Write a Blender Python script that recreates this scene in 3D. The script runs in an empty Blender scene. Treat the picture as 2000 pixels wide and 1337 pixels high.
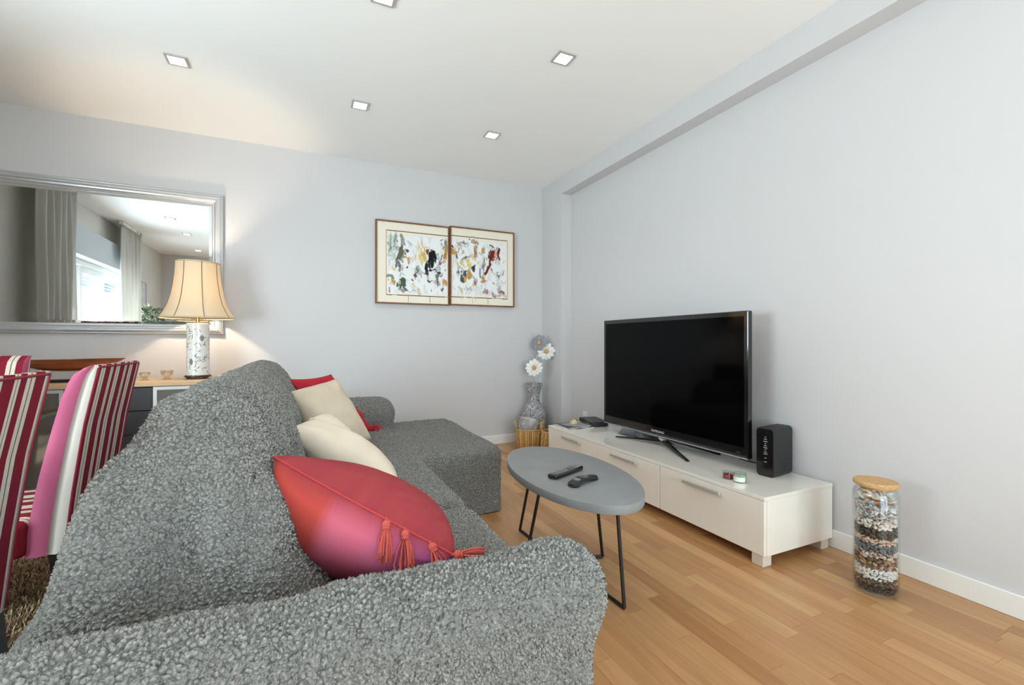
import bpy, bmesh, math, random
import numpy as np
from mathutils import Vector, Matrix, Euler

random.seed(7); rng = np.random.default_rng(7)
S = bpy.context.scene
COL = S.collection
# ------------------------------------------------------------------ camera, world, sun, exposure
F, CX, CY, H = 885.0, 1000.0, 668.5, 1.05
YAW = math.atan(410 / 885.0)
cam_d = bpy.data.cameras.new('camera'); cam = bpy.data.objects.new('camera', cam_d); COL.objects.link(cam)
cam_d.sensor_width = 36.0; cam_d.lens = 36.0 * F / 2000.0; cam_d.clip_start = 0.02
cam.location = (0, 0, H); cam.rotation_euler = (math.pi / 2, 0, -YAW)
S.camera = cam
S.view_settings.view_transform = 'Standard'; S.view_settings.look = 'None'
S.view_settings.gamma = 1.0; S.view_settings.use_curve_mapping = False
S.view_settings.exposure = -0.43
S.cycles.use_denoising = True
S.cycles.max_bounces = 10; S.cycles.diffuse_bounces = 6; S.cycles.glossy_bounces = 5
S.cycles.transparent_max_bounces = 12; S.cycles.transmission_bounces = 6
S.cycles.sample_clamp_indirect = 6.0
S.cycles.caustics_reflective = False; S.cycles.caustics_refractive = False
W = bpy.data.worlds.new('sky'); S.world = W; W.use_nodes = True
bg = W.node_tree.nodes['Background']
bg.inputs['Color'].default_value = (0.98, 0.985, 1.0, 1); bg.inputs['Strength'].default_value = 3.0

def lamp(name, kind, loc, energy, color=(1, 1, 1), **kw):
    d = bpy.data.lights.new(name, kind); d.energy = energy; d.color = color
    rot = kw.pop('rot', (0, 0, 0))
    for k, v in kw.items(): setattr(d, k, v)
    o = bpy.data.objects.new(name, d); COL.objects.link(o); o.location = loc; o.rotation_euler = rot
    return o
sd = Vector((0.62, 0.64, -0.62))
lamp('sun', 'SUN', (-6, -4, 6), 16.0, (1.0, 0.95, 0.88), angle=0.012, rot=sd.to_track_quat('-Z', 'Y').to_euler())
# daylight entering the window opening of the left wall; fill light added at an unseen rear opening
lamp('window_daylight', 'AREA', (-2.62, 1.02, 1.1), 450.0, (1.0, 0.99, 0.975), shape='RECTANGLE', size=2.3, size_y=1.95,
     rot=(math.pi / 2, 0, -math.pi / 2))
lamp('rear_fill', 'AREA', (0.75, -2.1, 1.1), 190.0, (1.0, 0.985, 0.96), shape='RECTANGLE', size=2.3, size_y=1.95,
     rot=(math.pi / 2, 0, 0))

# ------------------------------------------------------------------ materials
def lin(c):
    return tuple(((v / 255.0) / 12.92 if v / 255.0 <= 0.04045 else ((v / 255.0 + 0.055) / 1.055) ** 2.4) for v in c[:3])
MATS = {}
def mat(name, col=(200, 200, 200), rough=0.5, metal=0.0, coat=0.0, spec=0.5, sheen=0.0, var=0.0, vscale=20.0,
        bump=0.0, bscale=200.0, vcol=False, emit=0.0, aniso=None, objrand=0.0, btype='NOISE', bdist=0.002):
    if name in MATS: return MATS[name]
    m = bpy.data.materials.new(name); m.use_nodes = True; MATS[name] = m
    nt = m.node_tree; N = nt.nodes; L = nt.links; b = N['Principled BSDF']
    c = lin(col) + (1,)
    b.inputs['Base Color'].default_value = c; b.inputs['Roughness'].default_value = rough
    b.inputs['Metallic'].default_value = metal; b.inputs['Specular IOR Level'].default_value = spec
    b.inputs['Coat Weight'].default_value = coat; b.inputs['Coat Roughness'].default_value = 0.05
    b.inputs['Sheen Weight'].default_value = sheen
    if emit:
        b.inputs['Emission Color'].default_value = c; b.inputs['Emission Strength'].default_value = emit
    tc = N.new('ShaderNodeTexCoord'); src = None
    if vcol:
        a = N.new('ShaderNodeVertexColor'); a.layer_name = 'Col'; src = a.outputs['Color']
    if var:
        n = N.new('ShaderNodeTexNoise'); n.inputs['Scale'].default_value = vscale; n.inputs['Detail'].default_value = 5
        mp = N.new('ShaderNodeMapping'); L.new(tc.outputs['Object'], mp.inputs['Vector']); L.new(mp.outputs[0], n.inputs['Vector'])
        if aniso: mp.inputs['Scale'].default_value = aniso
        h = N.new('ShaderNodeHueSaturation'); r = N.new('ShaderNodeMapRange')
        r.inputs['From Min'].default_value = 0.3; r.inputs['From Max'].default_value = 0.7
        r.inputs['To Min'].default_value = 1 - var; r.inputs['To Max'].default_value = 1 + var
        L.new(n.outputs['Fac'], r.inputs['Value']); L.new(r.outputs[0], h.inputs['Value'])
        if src: L.new(src, h.inputs['Color'])
        else: h.inputs['Color'].default_value = c
        src = h.outputs['Color']
    if objrand:
        oi = N.new('ShaderNodeObjectInfo'); ge = N.new('ShaderNodeNewGeometry')
        ad = N.new('ShaderNodeMath'); ad.operation = 'ADD'; L.new(oi.outputs['Random'], ad.inputs[0]); L.new(ge.outputs['Random Per Island'], ad.inputs[1])
        fr = N.new('ShaderNodeMath'); fr.operation = 'FRACT'; L.new(ad.outputs[0], fr.inputs[0])
        h = N.new('ShaderNodeHueSaturation'); r = N.new('ShaderNodeMapRange')
        r.inputs['To Min'].default_value = 1 - objrand; r.inputs['To Max'].default_value = 1 + objrand
        r2 = N.new('ShaderNodeMapRange'); r2.inputs['To Min'].default_value = 0.49; r2.inputs['To Max'].default_value = 0.506
        m7 = N.new('ShaderNodeMath'); m7.operation = 'MULTIPLY'; m7.inputs[1].default_value = 7.31; f7 = N.new('ShaderNodeMath'); f7.operation = 'FRACT'
        L.new(fr.outputs[0], m7.inputs[0]); L.new(m7.outputs[0], f7.inputs[0]); L.new(f7.outputs[0], r2.inputs['Value']); L.new(r2.outputs[0], h.inputs['Hue'])
        L.new(fr.outputs[0], r.inputs['Value']); L.new(r.outputs[0], h.inputs['Value'])
        if src: L.new(src, h.inputs['Color'])
        else: h.inputs['Color'].default_value = c
        src = h.outputs['Color']
    if src: L.new(src, b.inputs['Base Color'])
    if bump:
        if btype == 'NOISE':
            n = N.new('ShaderNodeTexNoise'); n.inputs['Detail'].default_value = 3; out = n.outputs['Fac']
        else:
            n = N.new('ShaderNodeTexVoronoi'); out = n.outputs['Distance']
        n.inputs['Scale'].default_value = bscale; L.new(tc.outputs['Object'], n.inputs['Vector'])
        bp = N.new('ShaderNodeBump'); bp.inputs['Strength'].default_value = bump; bp.inputs['Distance'].default_value = bdist
        if btype != 'NOISE': bp.invert = True
        L.new(out, bp.inputs['Height']); L.new(bp.outputs[0], b.inputs['Normal'])
    return m

def glass_mat(name, col=(240, 250, 250), gloss=0.9, base=0.04):
    if name in MATS: return MATS[name]
    m = bpy.data.materials.new(name); m.use_nodes = True; MATS[name] = m
    nt = m.node_tree; N = nt.nodes; L = nt.links; N.remove(N['Principled BSDF'])
    t = N.new('ShaderNodeBsdfTransparent'); t.inputs['Color'].default_value = lin(col) + (1,)
    g = N.new('ShaderNodeBsdfGlossy'); g.inputs['Roughness'].default_value = 0.03
    fz = N.new('ShaderNodeLayerWeight'); fz.inputs['Blend'].default_value = 0.5
    pw = N.new('ShaderNodeMath'); pw.operation = 'POWER'; pw.inputs[1].default_value = 3.5; L.new(fz.outputs['Facing'], pw.inputs[0])
    ml = N.new('ShaderNodeMath'); ml.operation = 'MULTIPLY_ADD'; ml.inputs[1].default_value = gloss * 0.55; ml.inputs[2].default_value = base; ml.use_clamp = True
    L.new(pw.outputs[0], ml.inputs[0])
    mx = N.new('ShaderNodeMixShader'); L.new(ml.outputs[0], mx.inputs[0]); L.new(t.outputs[0], mx.inputs[1]); L.new(g.outputs[0], mx.inputs[2])
    L.new(mx.outputs[0], N['Material Output'].inputs['Surface'])
    return m

def sofa_mat(name, amp):
    m = bpy.data.materials.new(name); m.use_nodes = True; MATS[name] = m
    nt = m.node_tree; N = nt.nodes; L = nt.links; b = N['Principled BSDF']
    b.inputs['Roughness'].default_value = 0.9; b.inputs['Specular IOR Level'].default_value = 0.12
    tc = N.new('ShaderNodeTexCoord')
    nz = N.new('ShaderNodeTexNoise'); nz.inputs['Scale'].default_value = 45; L.new(tc.outputs['Object'], nz.inputs['Vector'])
    mixv = N.new('ShaderNodeMix'); mixv.data_type = 'VECTOR'; mixv.inputs[0].default_value = 0.012
    L.new(tc.outputs['Object'], mixv.inputs[4]); L.new(nz.outputs['Color'], mixv.inputs[5])
    v = N.new('ShaderNodeTexVoronoi'); v.feature = 'SMOOTH_F1'; v.inputs['Scale'].default_value = 150; v.inputs['Smoothness'].default_value = 0.25
    L.new(mixv.outputs[1], v.inputs['Vector'])
    mr = N.new('ShaderNodeMapRange'); mr.inputs['From Min'].default_value = 0.05; mr.inputs['From Max'].default_value = 0.75
    mr.inputs['To Min'].default_value = 1.0; mr.inputs['To Max'].default_value = 0.0
    L.new(v.outputs['Distance'], mr.inputs['Value'])
    n2 = N.new('ShaderNodeTexNoise'); n2.inputs['Scale'].default_value = 420; n2.inputs['Detail'].default_value = 2; L.new(tc.outputs['Object'], n2.inputs['Vector'])
    ma = N.new('ShaderNodeMath'); ma.operation = 'MULTIPLY_ADD'; ma.inputs[1].default_value = 0.25
    L.new(n2.outputs['Fac'], ma.inputs[0]); L.new(mr.outputs[0], ma.inputs[2])
    cr = N.new('ShaderNodeValToRGB'); e = cr.color_ramp.elements
    e[0].color = lin((116, 116, 113)) + (1,); e[1].color = lin((168, 168, 164)) + (1,)
    e[0].position = 0.2; e[1].position = 0.9
    L.new(ma.outputs[0], cr.inputs[0]); L.new(cr.outputs[0], b.inputs['Base Color'])
    dn = N.new('ShaderNodeDisplacement'); dn.inputs['Midlevel'].default_value = 0.5; dn.inputs['Scale'].default_value = amp
    L.new(ma.outputs[0], dn.inputs['Height']); L.new(dn.outputs[0], N['Material Output'].inputs['Displacement'])
    m.displacement_method = 'BOTH'
    return m

def translucent_mat(name, col, trans=0.6, bump=0.0):
    m = bpy.data.materials.new(name); m.use_nodes = True; MATS[name] = m
    nt = m.node_tree; N = nt.nodes; L = nt.links; N.remove(N['Principled BSDF'])
    d = N.new('ShaderNodeBsdfDiffuse'); d.inputs['Color'].default_value = lin(col) + (1,)
    t = N.new('ShaderNodeBsdfTranslucent'); t.inputs['Color'].default_value = lin(col) + (1,)
    mx = N.new('ShaderNodeMixShader'); mx.inputs[0].default_value = trans
    L.new(d.outputs[0], mx.inputs[1]); L.new(t.outputs[0], mx.inputs[2]); L.new(mx.outputs[0], N['Material Output'].inputs['Surface'])
    return m

# ------------------------------------------------------------------ geometry helpers: a geo is (verts Nx3, faces list)
def bm_geo(bm):
    bm.verts.ensure_lookup_table(); bm.verts.index_update()
    V = np.array([v.co[:] for v in bm.verts], float).reshape(-1, 3); Fc = [tuple(v.index for v in f.verts) for f in bm.faces]
    bm.free(); return V, Fc
def gbox(lo, hi, bev=0.0, seg=2):
    lo = np.array(lo, float); hi = np.array(hi, float)
    bm = bmesh.new(); bmesh.ops.create_cube(bm, size=1.0)
    for v in bm.verts: v.co = Vector((lo + hi) / 2 + (hi - lo) * np.array(v.co))
    if bev: bmesh.ops.bevel(bm, geom=list(bm.edges), offset=bev, segments=seg, profile=0.5, affect='EDGES')
    return bm_geo(bm)
def join(*gs):
    V = []; Fs = []; k = 0
    for v, f in gs:
        V.append(v); Fs += [tuple(i + k for i in q) for q in f]; k += len(v)
    return np.vstack(V), Fs
def xf(g, M):
    M = np.array(M); return g[0] @ M[:3, :3].T + M[:3, 3], g[1]
def mv(g, d): return g[0] + np.array(d, float), g[1]
def glathe(prof, n=40, c=(0, 0, 0), sx=1.0, sy=1.0):
    m = len(prof); V = []; Fc = []
    for r, z in prof:
        for i in range(n):
            a = 2 * math.pi * i / n; V.append((r * math.cos(a) * sx + c[0], r * math.sin(a) * sy + c[1], z + c[2]))
    for j in range(m - 1):
        for i in range(n):
            k = (i + 1) % n; Fc.append((j * n + i, j * n + k, (j + 1) * n + k, (j + 1) * n + i))
    if prof[0][0] > 1e-6 and len(prof) > 2 and prof[0][1] == prof[0][1]: pass
    return np.array(V, float), Fc
def gdisc(r, z, n=40, c=(0, 0, 0), flip=False, sx=1.0, sy=1.0):
    V = [(c[0] + r * math.cos(2 * math.pi * i / n) * sx, c[1] + r * math.sin(2 * math.pi * i / n) * sy, z + c[2]) for i in range(n)]
    f = tuple(range(n)); return np.array(V), [f[::-1] if flip else f]
def gsolid(prof, n=40, c=(0, 0, 0), sx=1.0, sy=1.0):
    """closed turned solid: profile bottom to top with capped ends"""
    g = glathe(prof, n, c, sx, sy); m = len(prof)
    g[1].append(tuple(range(n))[::-1]); g[1].append(tuple((m - 1) * n + i for i in range(n)))
    return g
def gtube(path, r, n=8, caps=True):
    P = [Vector(p) for p in path]; V = []; Fc = []; m = len(P)
    rs = r if hasattr(r, '__len__') else [r] * m
    t0 = (P[1] - P[0]).normalized(); up = Vector((0, 0, 1)) if abs(t0.z) < 0.9 else Vector((1, 0, 0))
    nrm = (up - t0 * up.dot(t0)).normalized()
    for i in range(m):
        t = (P[min(i + 1, m - 1)] - P[max(i - 1, 0)]).normalized()
        nrm = (nrm - t * nrm.dot(t)).normalized(); b = t.cross(nrm)
        for k in range(n):
            a = 2 * math.pi * k / n; q = P[i] + (nrm * math.cos(a) + b * math.sin(a)) * rs[i]; V.append(q[:])
    for i in range(m - 1):
        for k in range(n):
            l = (k + 1) % n; Fc.append((i * n + k, i * n + l, (i + 1) * n + l, (i + 1) * n + k))
    if caps:
        Fc.append(tuple(range(n))[::-1]); Fc.append(tuple((m - 1) * n + k for k in range(n)))
    return np.array(V, float), Fc
def gprism(poly, a0, a1, axis='z', bev=0.0, seg=2):
    """polygon extruded: axis z -> poly (x,y); axis y -> poly (x,z); axis x -> poly (y,z)"""
    bm = bmesh.new()
    def mk(p, a): return {'z': (p[0], p[1], a), 'y': (p[0], a, p[1]), 'x': (a, p[0], p[1])}[axis]
    A = [bm.verts.new(mk(p, a0)) for p in poly]; B = [bm.verts.new(mk(p, a1)) for p in poly]
    bm.faces.new(A); bm.faces.new(B[::-1]); n = len(poly)
    for i in range(n): bm.faces.new((A[i], A[(i + 1) % n], B[(i + 1) % n], B[i]))
    bmesh.ops.recalc_face_normals(bm, faces=bm.faces)
    if bev:
        ed = [e for e in bm.edges if e.calc_face_angle(0) > 0.5]
        bmesh.ops.bevel(bm, geom=ed, offset=bev, segments=seg, profile=0.5, affect='EDGES')
    return bm_geo(bm)
def gsphere(r, c=(0, 0, 0), u=12, v=8, s=(1, 1, 1)):
    bm = bmesh.new(); bmesh.ops.create_uvsphere(bm, u_segments=u, v_segments=v, radius=r)
    V, Fc = bm_geo(bm); return V * np.array(s) + np.array(c), Fc

def origin_of(o):
    p = Vector((0, 0, 0))
    while o is not None: p = p + o.location; o = o.parent
    return np.array(p)
def add(name, g, m, parent=None, world=True, smooth=False, col=None, kind=None):
    V, Fc = g
    if parent is not None and world: V = V - origin_of(parent)
    me = bpy.data.meshes.new(name); me.from_pydata([tuple(v) for v in V], [], Fc)
    if smooth is True: me.polygons.foreach_set('use_smooth', [True] * len(me.polygons))
    me.materials.append(m)
    if col is not None:
        ca = me.color_attributes.new('Col', 'FLOAT_COLOR', 'POINT')
        c4 = np.ones((len(V), 4), np.float32); c4[:, :3] = col; ca.data.foreach_set('color', c4.ravel())
    me.update()
    o = bpy.data.objects.new(name, me); COL.objects.link(o)
    if parent is not None: o.parent = parent
    if smooth == 'auto':
        me.polygons.foreach_set('use_smooth', [True] * len(me.polygons))
        me.set_sharp_from_angle(angle=math.radians(35))
    if kind: o['kind'] = kind
    return o
def tag(o, label, cat, group=None):
    o['label'] = label; o['category'] = cat
    if group: o['group'] = group
    return o
def thing(name, label, cat, loc, group=None, rotz=0.0):
    o = bpy.data.objects.new(name, None); o.empty_display_size = 0.05; COL.objects.link(o)
    o.location = loc; o.rotation_euler = (0, 0, rotz)
    return tag(o, label, cat, group)
def struct(name, g, m, parent=None, smooth=False):
    o = add(name, g, m, parent, smooth=smooth); o['kind'] = 'structure'; return o
def copy_tree(o, parent=None):
    c = o.copy(); COL.objects.link(c); c.parent = parent
    for ch in list(o.children): copy_tree(ch, c)
    return c
def vnoise(x, y, seed=0):
    """smooth value noise on arrays"""
    r = np.random.default_rng(seed); T = r.random((64, 64))
    xi = np.floor(x).astype(int); yi = np.floor(y).astype(int); fx = x - xi; fy = y - yi
    fx = fx * fx * (3 - 2 * fx); fy = fy * fy * (3 - 2 * fy)
    a = T[xi % 64, yi % 64]; b = T[(xi + 1) % 64, yi % 64]; c = T[xi % 64, (yi + 1) % 64]; d = T[(xi + 1) % 64, (yi + 1) % 64]
    return (a * (1 - fx) + b * fx) * (1 - fy) + (c * (1 - fx) + d * fx) * fy

# ------------------------------------------------------------------ the room
XL, XR, XP, YB, YR, ZC = -2.40, 2.48, 2.365, 4.33, -1.86, 2.71
WALL = mat('wall_paint', (208, 207, 209), 0.85, spec=0.2, bump=0.04, bscale=300)
WALL_W = mat('wall_paint_warm', (208, 206, 200), 0.85, spec=0.2, bump=0.04, bscale=300)
CEIL = mat('ceiling_paint', (246, 245, 243), 0.9, spec=0.2)
WHITE = mat('white_paint', (236, 236, 234), 0.45)
struct('ceiling', gbox((XL - .25, YR - .25, ZC), (XR + .25, YB + .25, ZC + .2)), CEIL)
struct('wall_back', gbox((XL - .25, YB, -.1), (XR + .25, YB + .2, ZC)), WALL)
struct('wall_right', gbox((XR, YR - .25, -.1), (XR + .2, YB, ZC)), WALL)
struct('trim_1', gbox((XP, 3.925, 0), (XR, YB, ZC)), WALL)                    # pilaster in the far corner
struct('trim_2', gbox((XP, YR, 2.545), (XR, 3.925, ZC)), WALL)               # beam over the television wall
# rear wall with an added, unseen opening behind the camera for fill light
RD0, RD1, RDZ = -0.45, 1.95, 2.1
struct('wall_rear', join(gbox((XL - .25, YR - .2, -.1), (RD0, YR, ZC)), gbox((RD1, YR - .2, -.1), (XR + .2, YR, ZC)),
                         gbox((RD0, YR - .2, RDZ), (RD1, YR, ZC))), WALL)
WY0, WY1, WZ = -0.15, 2.2, 2.06
struct('wall_left', join(gbox((XL - .2, YR, -.1), (XL, WY0, ZC)), gbox((XL - .2, WY1, -.1), (XL, YB, ZC)),
                         gbox((XL - .2, WY0, WZ), (XL, WY1, ZC))), WALL_W)
BB = 0.09
struct('baseboard_back', gbox((XL, YB - .014, 0), (XP, YB, BB), .003, 1), WHITE)
struct('baseboard_right', gbox((XR - .014, YR, 0), (XR, 3.925, BB), .003, 1), WHITE)
struct('baseboard_rear', join(gbox((XL, YR, 0), (RD0, YR + .014, BB)), gbox((RD1, YR, 0), (XR - .014, YR + .014, BB))), WHITE)
struct('baseboard_left', join(gbox((XL, YR + .014, 0), (XL + .014, WY0, BB)), gbox((XL, WY1, 0), (XL + .014, YB - .014, BB))), WHITE)
# floor: a base with strip planks laid along the room
floor = struct('floor', gbox((XL - .25, YR - .25, -.1), (XR + .25, YB + .25, -.012)), mat('floor_base', (120, 84, 50), 0.7))
def wood_mat():
    m = bpy.data.materials.new('parquet'); m.use_nodes = True
    nt = m.node_tree; N = nt.nodes; L = nt.links; b = N['Principled BSDF']
    b.inputs['Roughness'].default_value = 0.33; b.inputs['Specular IOR Level'].default_value = 0.45
    tc = N.new('ShaderNodeTexCoord'); oi = N.new('ShaderNodeObjectInfo'); ge = N.new('ShaderNodeNewGeometry')
    ad = N.new('ShaderNodeMath'); L.new(oi.outputs['Random'], ad.inputs[0]); L.new(ge.outputs['Random Per Island'], ad.inputs[1])
    fr = N.new('ShaderNodeMath'); fr.operation = 'FRACT'; L.new(ad.outputs[0], fr.inputs[0])
    cr = N.new('ShaderNodeValToRGB'); L.new(fr.outputs[0], cr.inputs[0]); els = cr.color_ramp.elements
    cols = [(0.0, (166, 118, 76)), (0.25, (190, 145, 99)), (0.5, (176, 128, 84)), (0.75, (200, 156, 108)), (1.0, (182, 134, 91))]
    els[0].color = lin(cols[0][1]) + (1,); els[1].color = lin(cols[-1][1]) + (1,)
    for p, c in cols[1:-1]:
        e = els.new(p); e.color = lin(c) + (1,)
    sh = N.new('ShaderNodeVectorMath'); sh.operation = 'MULTIPLY_ADD'; cv = N.new('ShaderNodeCombineXYZ')
    for i in range(3): L.new(fr.outputs[0], cv.inputs[i])
    sh.inputs[1].default_value = (37, 53, 11); L.new(cv.outputs[0], sh.inputs[0]); L.new(tc.outputs['Object'], sh.inputs[2])
    mp = N.new('ShaderNodeMapping'); mp.inputs['Scale'].default_value = (38, 2.6, 1); L.new(sh.outputs[0], mp.inputs['Vector'])
    nz = N.new('ShaderNodeTexNoise'); nz.inputs['Scale'].default_value = 1.0; nz.inputs['Detail'].default_value = 7; nz.inputs['Distortion'].default_value = 0.7
    L.new(mp.outputs[0], nz.inputs['Vector'])
    mr = N.new('ShaderNodeMapRange'); mr.inputs['From Min'].default_value = 0.25; mr.inputs['From Max'].default_value = 0.75
    mr.inputs['To Min'].default_value = 0.82; mr.inputs['To Max'].default_value = 1.12; L.new(nz.outputs['Fac'], mr.inputs['Value'])
    hs = N.new('ShaderNodeHueSaturation'); L.new(mr.outputs[0], hs.inputs['Value']); L.new(cr.outputs[0], hs.inputs['Color'])
    L.new(hs.outputs[0], b.inputs['Base Color'])
    return m
PARQ = wood_mat()
PW = 0.0695
lens = [0.36, 0.47, 0.58, 0.69, 0.82]
pmesh = []
for Ln in lens:
    V, Fc = gbox((0.0003, 0.0004, -.012), (PW - .0003, Ln - .0004, 0))
    me = bpy.data.meshes.new('plank'); me.from_pydata([tuple(v) for v in V], [], Fc); me.materials.append(PARQ); pmesh.append(me)
rest = []
xr = XL; row = 0
while xr < XR - 0.005:
    w = min(PW, XR - xr); y = YR - random.random() * 0.6
    while y < YB - 0.01:
        k = random.randrange(5); Ln = lens[k]; y0 = max(y, YR); y1 = min(y + Ln, YB - .002)
        if y1 - y0 > 0.01:
            if xr > 0.44 and y1 > 0.55 and w == PW:
                o = bpy.data.objects.new('plank', pmesh[k]); COL.objects.link(o); o.parent = floor
                o.location = (xr, y0, 0); o.scale = (1, (y1 - y0) / Ln, 1)
            else: rest.append(gbox((xr + .0003, y0 + .0004, -.012), (xr + w - .0003, y1 - .0004, 0)))
        y += Ln
    xr += PW; row += 1
add('plank', join(*rest), PARQ, floor, kind='stuff')

# ------------------------------------------------------------------ window of the left wall (seen in the mirror) and added glazed opening behind the camera
GLASS = glass_mat('window_glass', (236, 246, 250))
PVC = mat('white_pvc', (240, 241, 242), 0.35)
def window(name, axis, p0, p1, zt, at, sashes=2):
    """frame in the opening; axis 'y': plane x = at; axis 'x': plane y = at"""
    def B(a0, a1, d0, d1, z0, z1): return gbox((at + d0, a0, z0), (at + d1, a1, z1), .004, 1) if axis == 'y' else gbox((a0, at + d0, z0), (a1, at + d1, z1), .004, 1)
    fr = join(B(p0, p0 + .05, -.06, .06, 0, zt), B(p1 - .05, p1, -.06, .06, 0, zt), B(p0 + .05, p1 - .05, -.06, .06, zt - .07, zt), B(p0 + .05, p1 - .05, -.06, .06, 0, .04))
    root = struct(name, fr, PVC)
    wd = (p1 - p0 - .1) / sashes
    for i in range(sashes):
        a = p0 + .05 + i * wd; b = a + wd; d = -.03 + .05 * (i % 2)
        s = add('sash', join(B(a, a + .075, d - .02, d + .02, .04, zt - .07), B(b - .075, b, d - .02, d + .02, .04, zt - .07),
                             B(a + .075, b - .075, d - .02, d + .02, zt - .15, zt - .07), B(a + .075, b - .075, d - .02, d + .02, .04, .14)), PVC, root)
        add('pane', B(a + .07, b - .07, d - .004, d + .004, .13, zt - .14), GLASS, s)
    return root
w1 = window('window_1', 'y', WY0, WY1, WZ, XL - .1, 3)
SLAT = mat('shutter_slat', (214, 216, 218), 0.5)
for k in range(5):      # lowered part of the roller shutter outside
    add('shutter_slat', gbox((XL - .185, WY0 + .02, WZ - .10 - .045 * k), (XL - .172, WY1 - .02, WZ - .06 - .045 * k), .003, 1), SLAT, w1)
window('added_rear_window', 'x', RD0, RD1, RDZ, YR - .1, 3)  # unseen glazing, added with the rear opening that lets in fill light
struct('trim_3', gbox((XL, -.25, WZ), (XL + .09, 2.36, 2.40), .004, 1), mat('shutter_box', (190, 196, 202), 0.7))
# curtains
LINEN = translucent_mat('curtain_linen', (222, 219, 212), 0.35)
def curtain(y0, y1, nf, label, seed):
    n = nf * 10; nz = 14; V = []; Fc = []; ph = seed
    for j in range(nz + 1):
        z = 2.69 - j / nz * 2.66
        for i in range(n + 1):
            t = i / n; amp = 0.028 + 0.012 * math.sin(3.1 * t + ph) + 0.008 * (j / nz)
            x = XL + .165 + amp * math.sin(2 * math.pi * nf * t + 0.5 * math.sin(5 * t + ph)) + .006 * math.sin(j * .7 + i)
            y = y0 + (y1 - y0) * t + .02 * (j / nz) * math.sin(2 * math.pi * t * 2 + ph)
            V.append((x, y, z))
    for j in range(nz):
        for i in range(n): Fc.append((j * (n + 1) + i, j * (n + 1) + i + 1, (j + 1) * (n + 1) + i + 1, (j + 1) * (n + 1) + i))
    t = thing('curtain', label, 'curtain', (XL + .165, (y0 + y1) / 2, 0), 'linen curtains at the window')
    c = add('drape', (np.array(V), Fc), LINEN, t, smooth=True)
    sm = c.modifiers.new('thick', 'SOLIDIFY'); sm.thickness = 0.003
    add('heading_tape', gbox((XL + .14, y0, 2.66), (XL + .19, y1, 2.705), .004, 1), mat('tape', (225, 223, 216), 0.9), t)
    return t
curtain(2.22, 2.94, 6, 'gathered linen curtain at the sideboard side of the window, seen in mirror', 0.3)
curtain(0.08, 0.80, 6, 'gathered linen curtain at the far side of the window, seen in mirror', 2.1)

# ------------------------------------------------------------------ ceiling spotlights
FRAME = mat('spot_frame', (196, 194, 190), 0.35, 0.6)
LENS = mat('spot_lens', (255, 250, 240), 0.5, emit=14.0)
def spotlight(x, y, label, group):
    t = thing('ceiling_spotlight', label, 'ceiling light', (x, y, ZC - .012), group)
    a, b = .055, .042
    fr = join(gbox((x - a, y - a, ZC - .008), (x + a, y - b, ZC)), gbox((x - a, y + b, ZC - .008), (x + a, y + a, ZC)),
              gbox((x - a, y - b, ZC - .008), (x - b, y + b, ZC)), gbox((x + b, y - b, ZC - .008), (x + a, y + b, ZC)))
    add('bezel', fr, FRAME, t)
    add('lens', gbox((x - b, y - b, ZC - .005), (x + b, y + b, ZC)), LENS, t)
    l = lamp('spot_beam', 'SPOT', (x, y, ZC - .02), 14.0, (1.0, 0.95, 0.88), spot_size=math.radians(125), spot_blend=0.9, shadow_soft_size=.04)
    l.parent = t; l.location = (0, 0, -.01)
for x, y, lb in [(-.666, 3.245, 'lit square ceiling spotlight nearest above the wall mirror'),
                 (.368, 3.32, 'lit square ceiling spotlight above the far end of the sofa back'),
                 (1.378, 3.355, 'lit square ceiling spotlight nearest to the far corner by the beam'),
                 (1.383, 2.274, 'lit square ceiling spotlight above the oval coffee table'),
                 (.356, 2.228, 'lit square ceiling spotlight cut by the top edge of the photo')]:
    spotlight(x, y, lb, 'square ceiling spotlights')
for x, y, lb in [(-1.60, 1.22, 'lit ceiling spotlight seen in the mirror, highest of three'), (-1.60, .25, 'lit ceiling spotlight seen in the mirror, middle of three'),
                 (-1.70, -1.15, 'lit ceiling spotlight seen in the mirror, lowest of three')]:
    spotlight(x, y, lb, 'square ceiling spotlights')

# ------------------------------------------------------------------ sofa: one draped surface cut into its parts
def sdbox(P, lo, hi, r):
    lo = np.array(lo); hi = np.array(hi); c = (lo + hi) / 2; h = (hi - lo) / 2 - r
    q = np.abs(P - c) - h
    return np.linalg.norm(np.maximum(q, 0), axis=-1) + np.minimum(q.max(-1), 0) - r
def sdcap(P, a, b, r):
    a = np.array(a); b = np.array(b); ba = b - a
    t = np.clip(((P - a) @ ba) / (ba @ ba), 0, 1)
    return np.linalg.norm(P - a - t[..., None] * ba, axis=-1) - r
def sdpoly(X, Z, poly):
    poly = np.array(poly); n = len(poly); d = np.full(X.shape, 1e9); s = np.ones(X.shape)
    for i in range(n):
        a = poly[i]; b = poly[(i + 1) % n]; e = b - a; wx = X - a[0]; wz = Z - a[1]
        t = np.clip((wx * e[0] + wz * e[1]) / (e @ e), 0, 1)
        d = np.minimum(d, (wx - e[0] * t) ** 2 + (wz - e[1] * t) ** 2)
        c1 = Z >= a[1]; c2 = Z < b[1]; c3 = e[0] * wz > e[1] * wx
        s = np.where((c1 & c2 & c3) | (~c1 & ~c2 & ~c3), -s, s)
    return s * np.sqrt(d)
def smin(a, b, k):
    h = np.clip(0.5 + 0.5 * (b - a) / k, 0, 1); return b * (1 - h) + a * h - k * h * (1 - h)
BACK = [(.06, .0), (.05, .42), (-.015, .56), (-.06, .72), (-.115, .83), (-.17, .885), (-.235, .90), (-.275, .885), (-.305, .83), (-.335, .74), (-.39, .61), (-.455, .47), (-.50, .22), (-.52, .0)]
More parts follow.
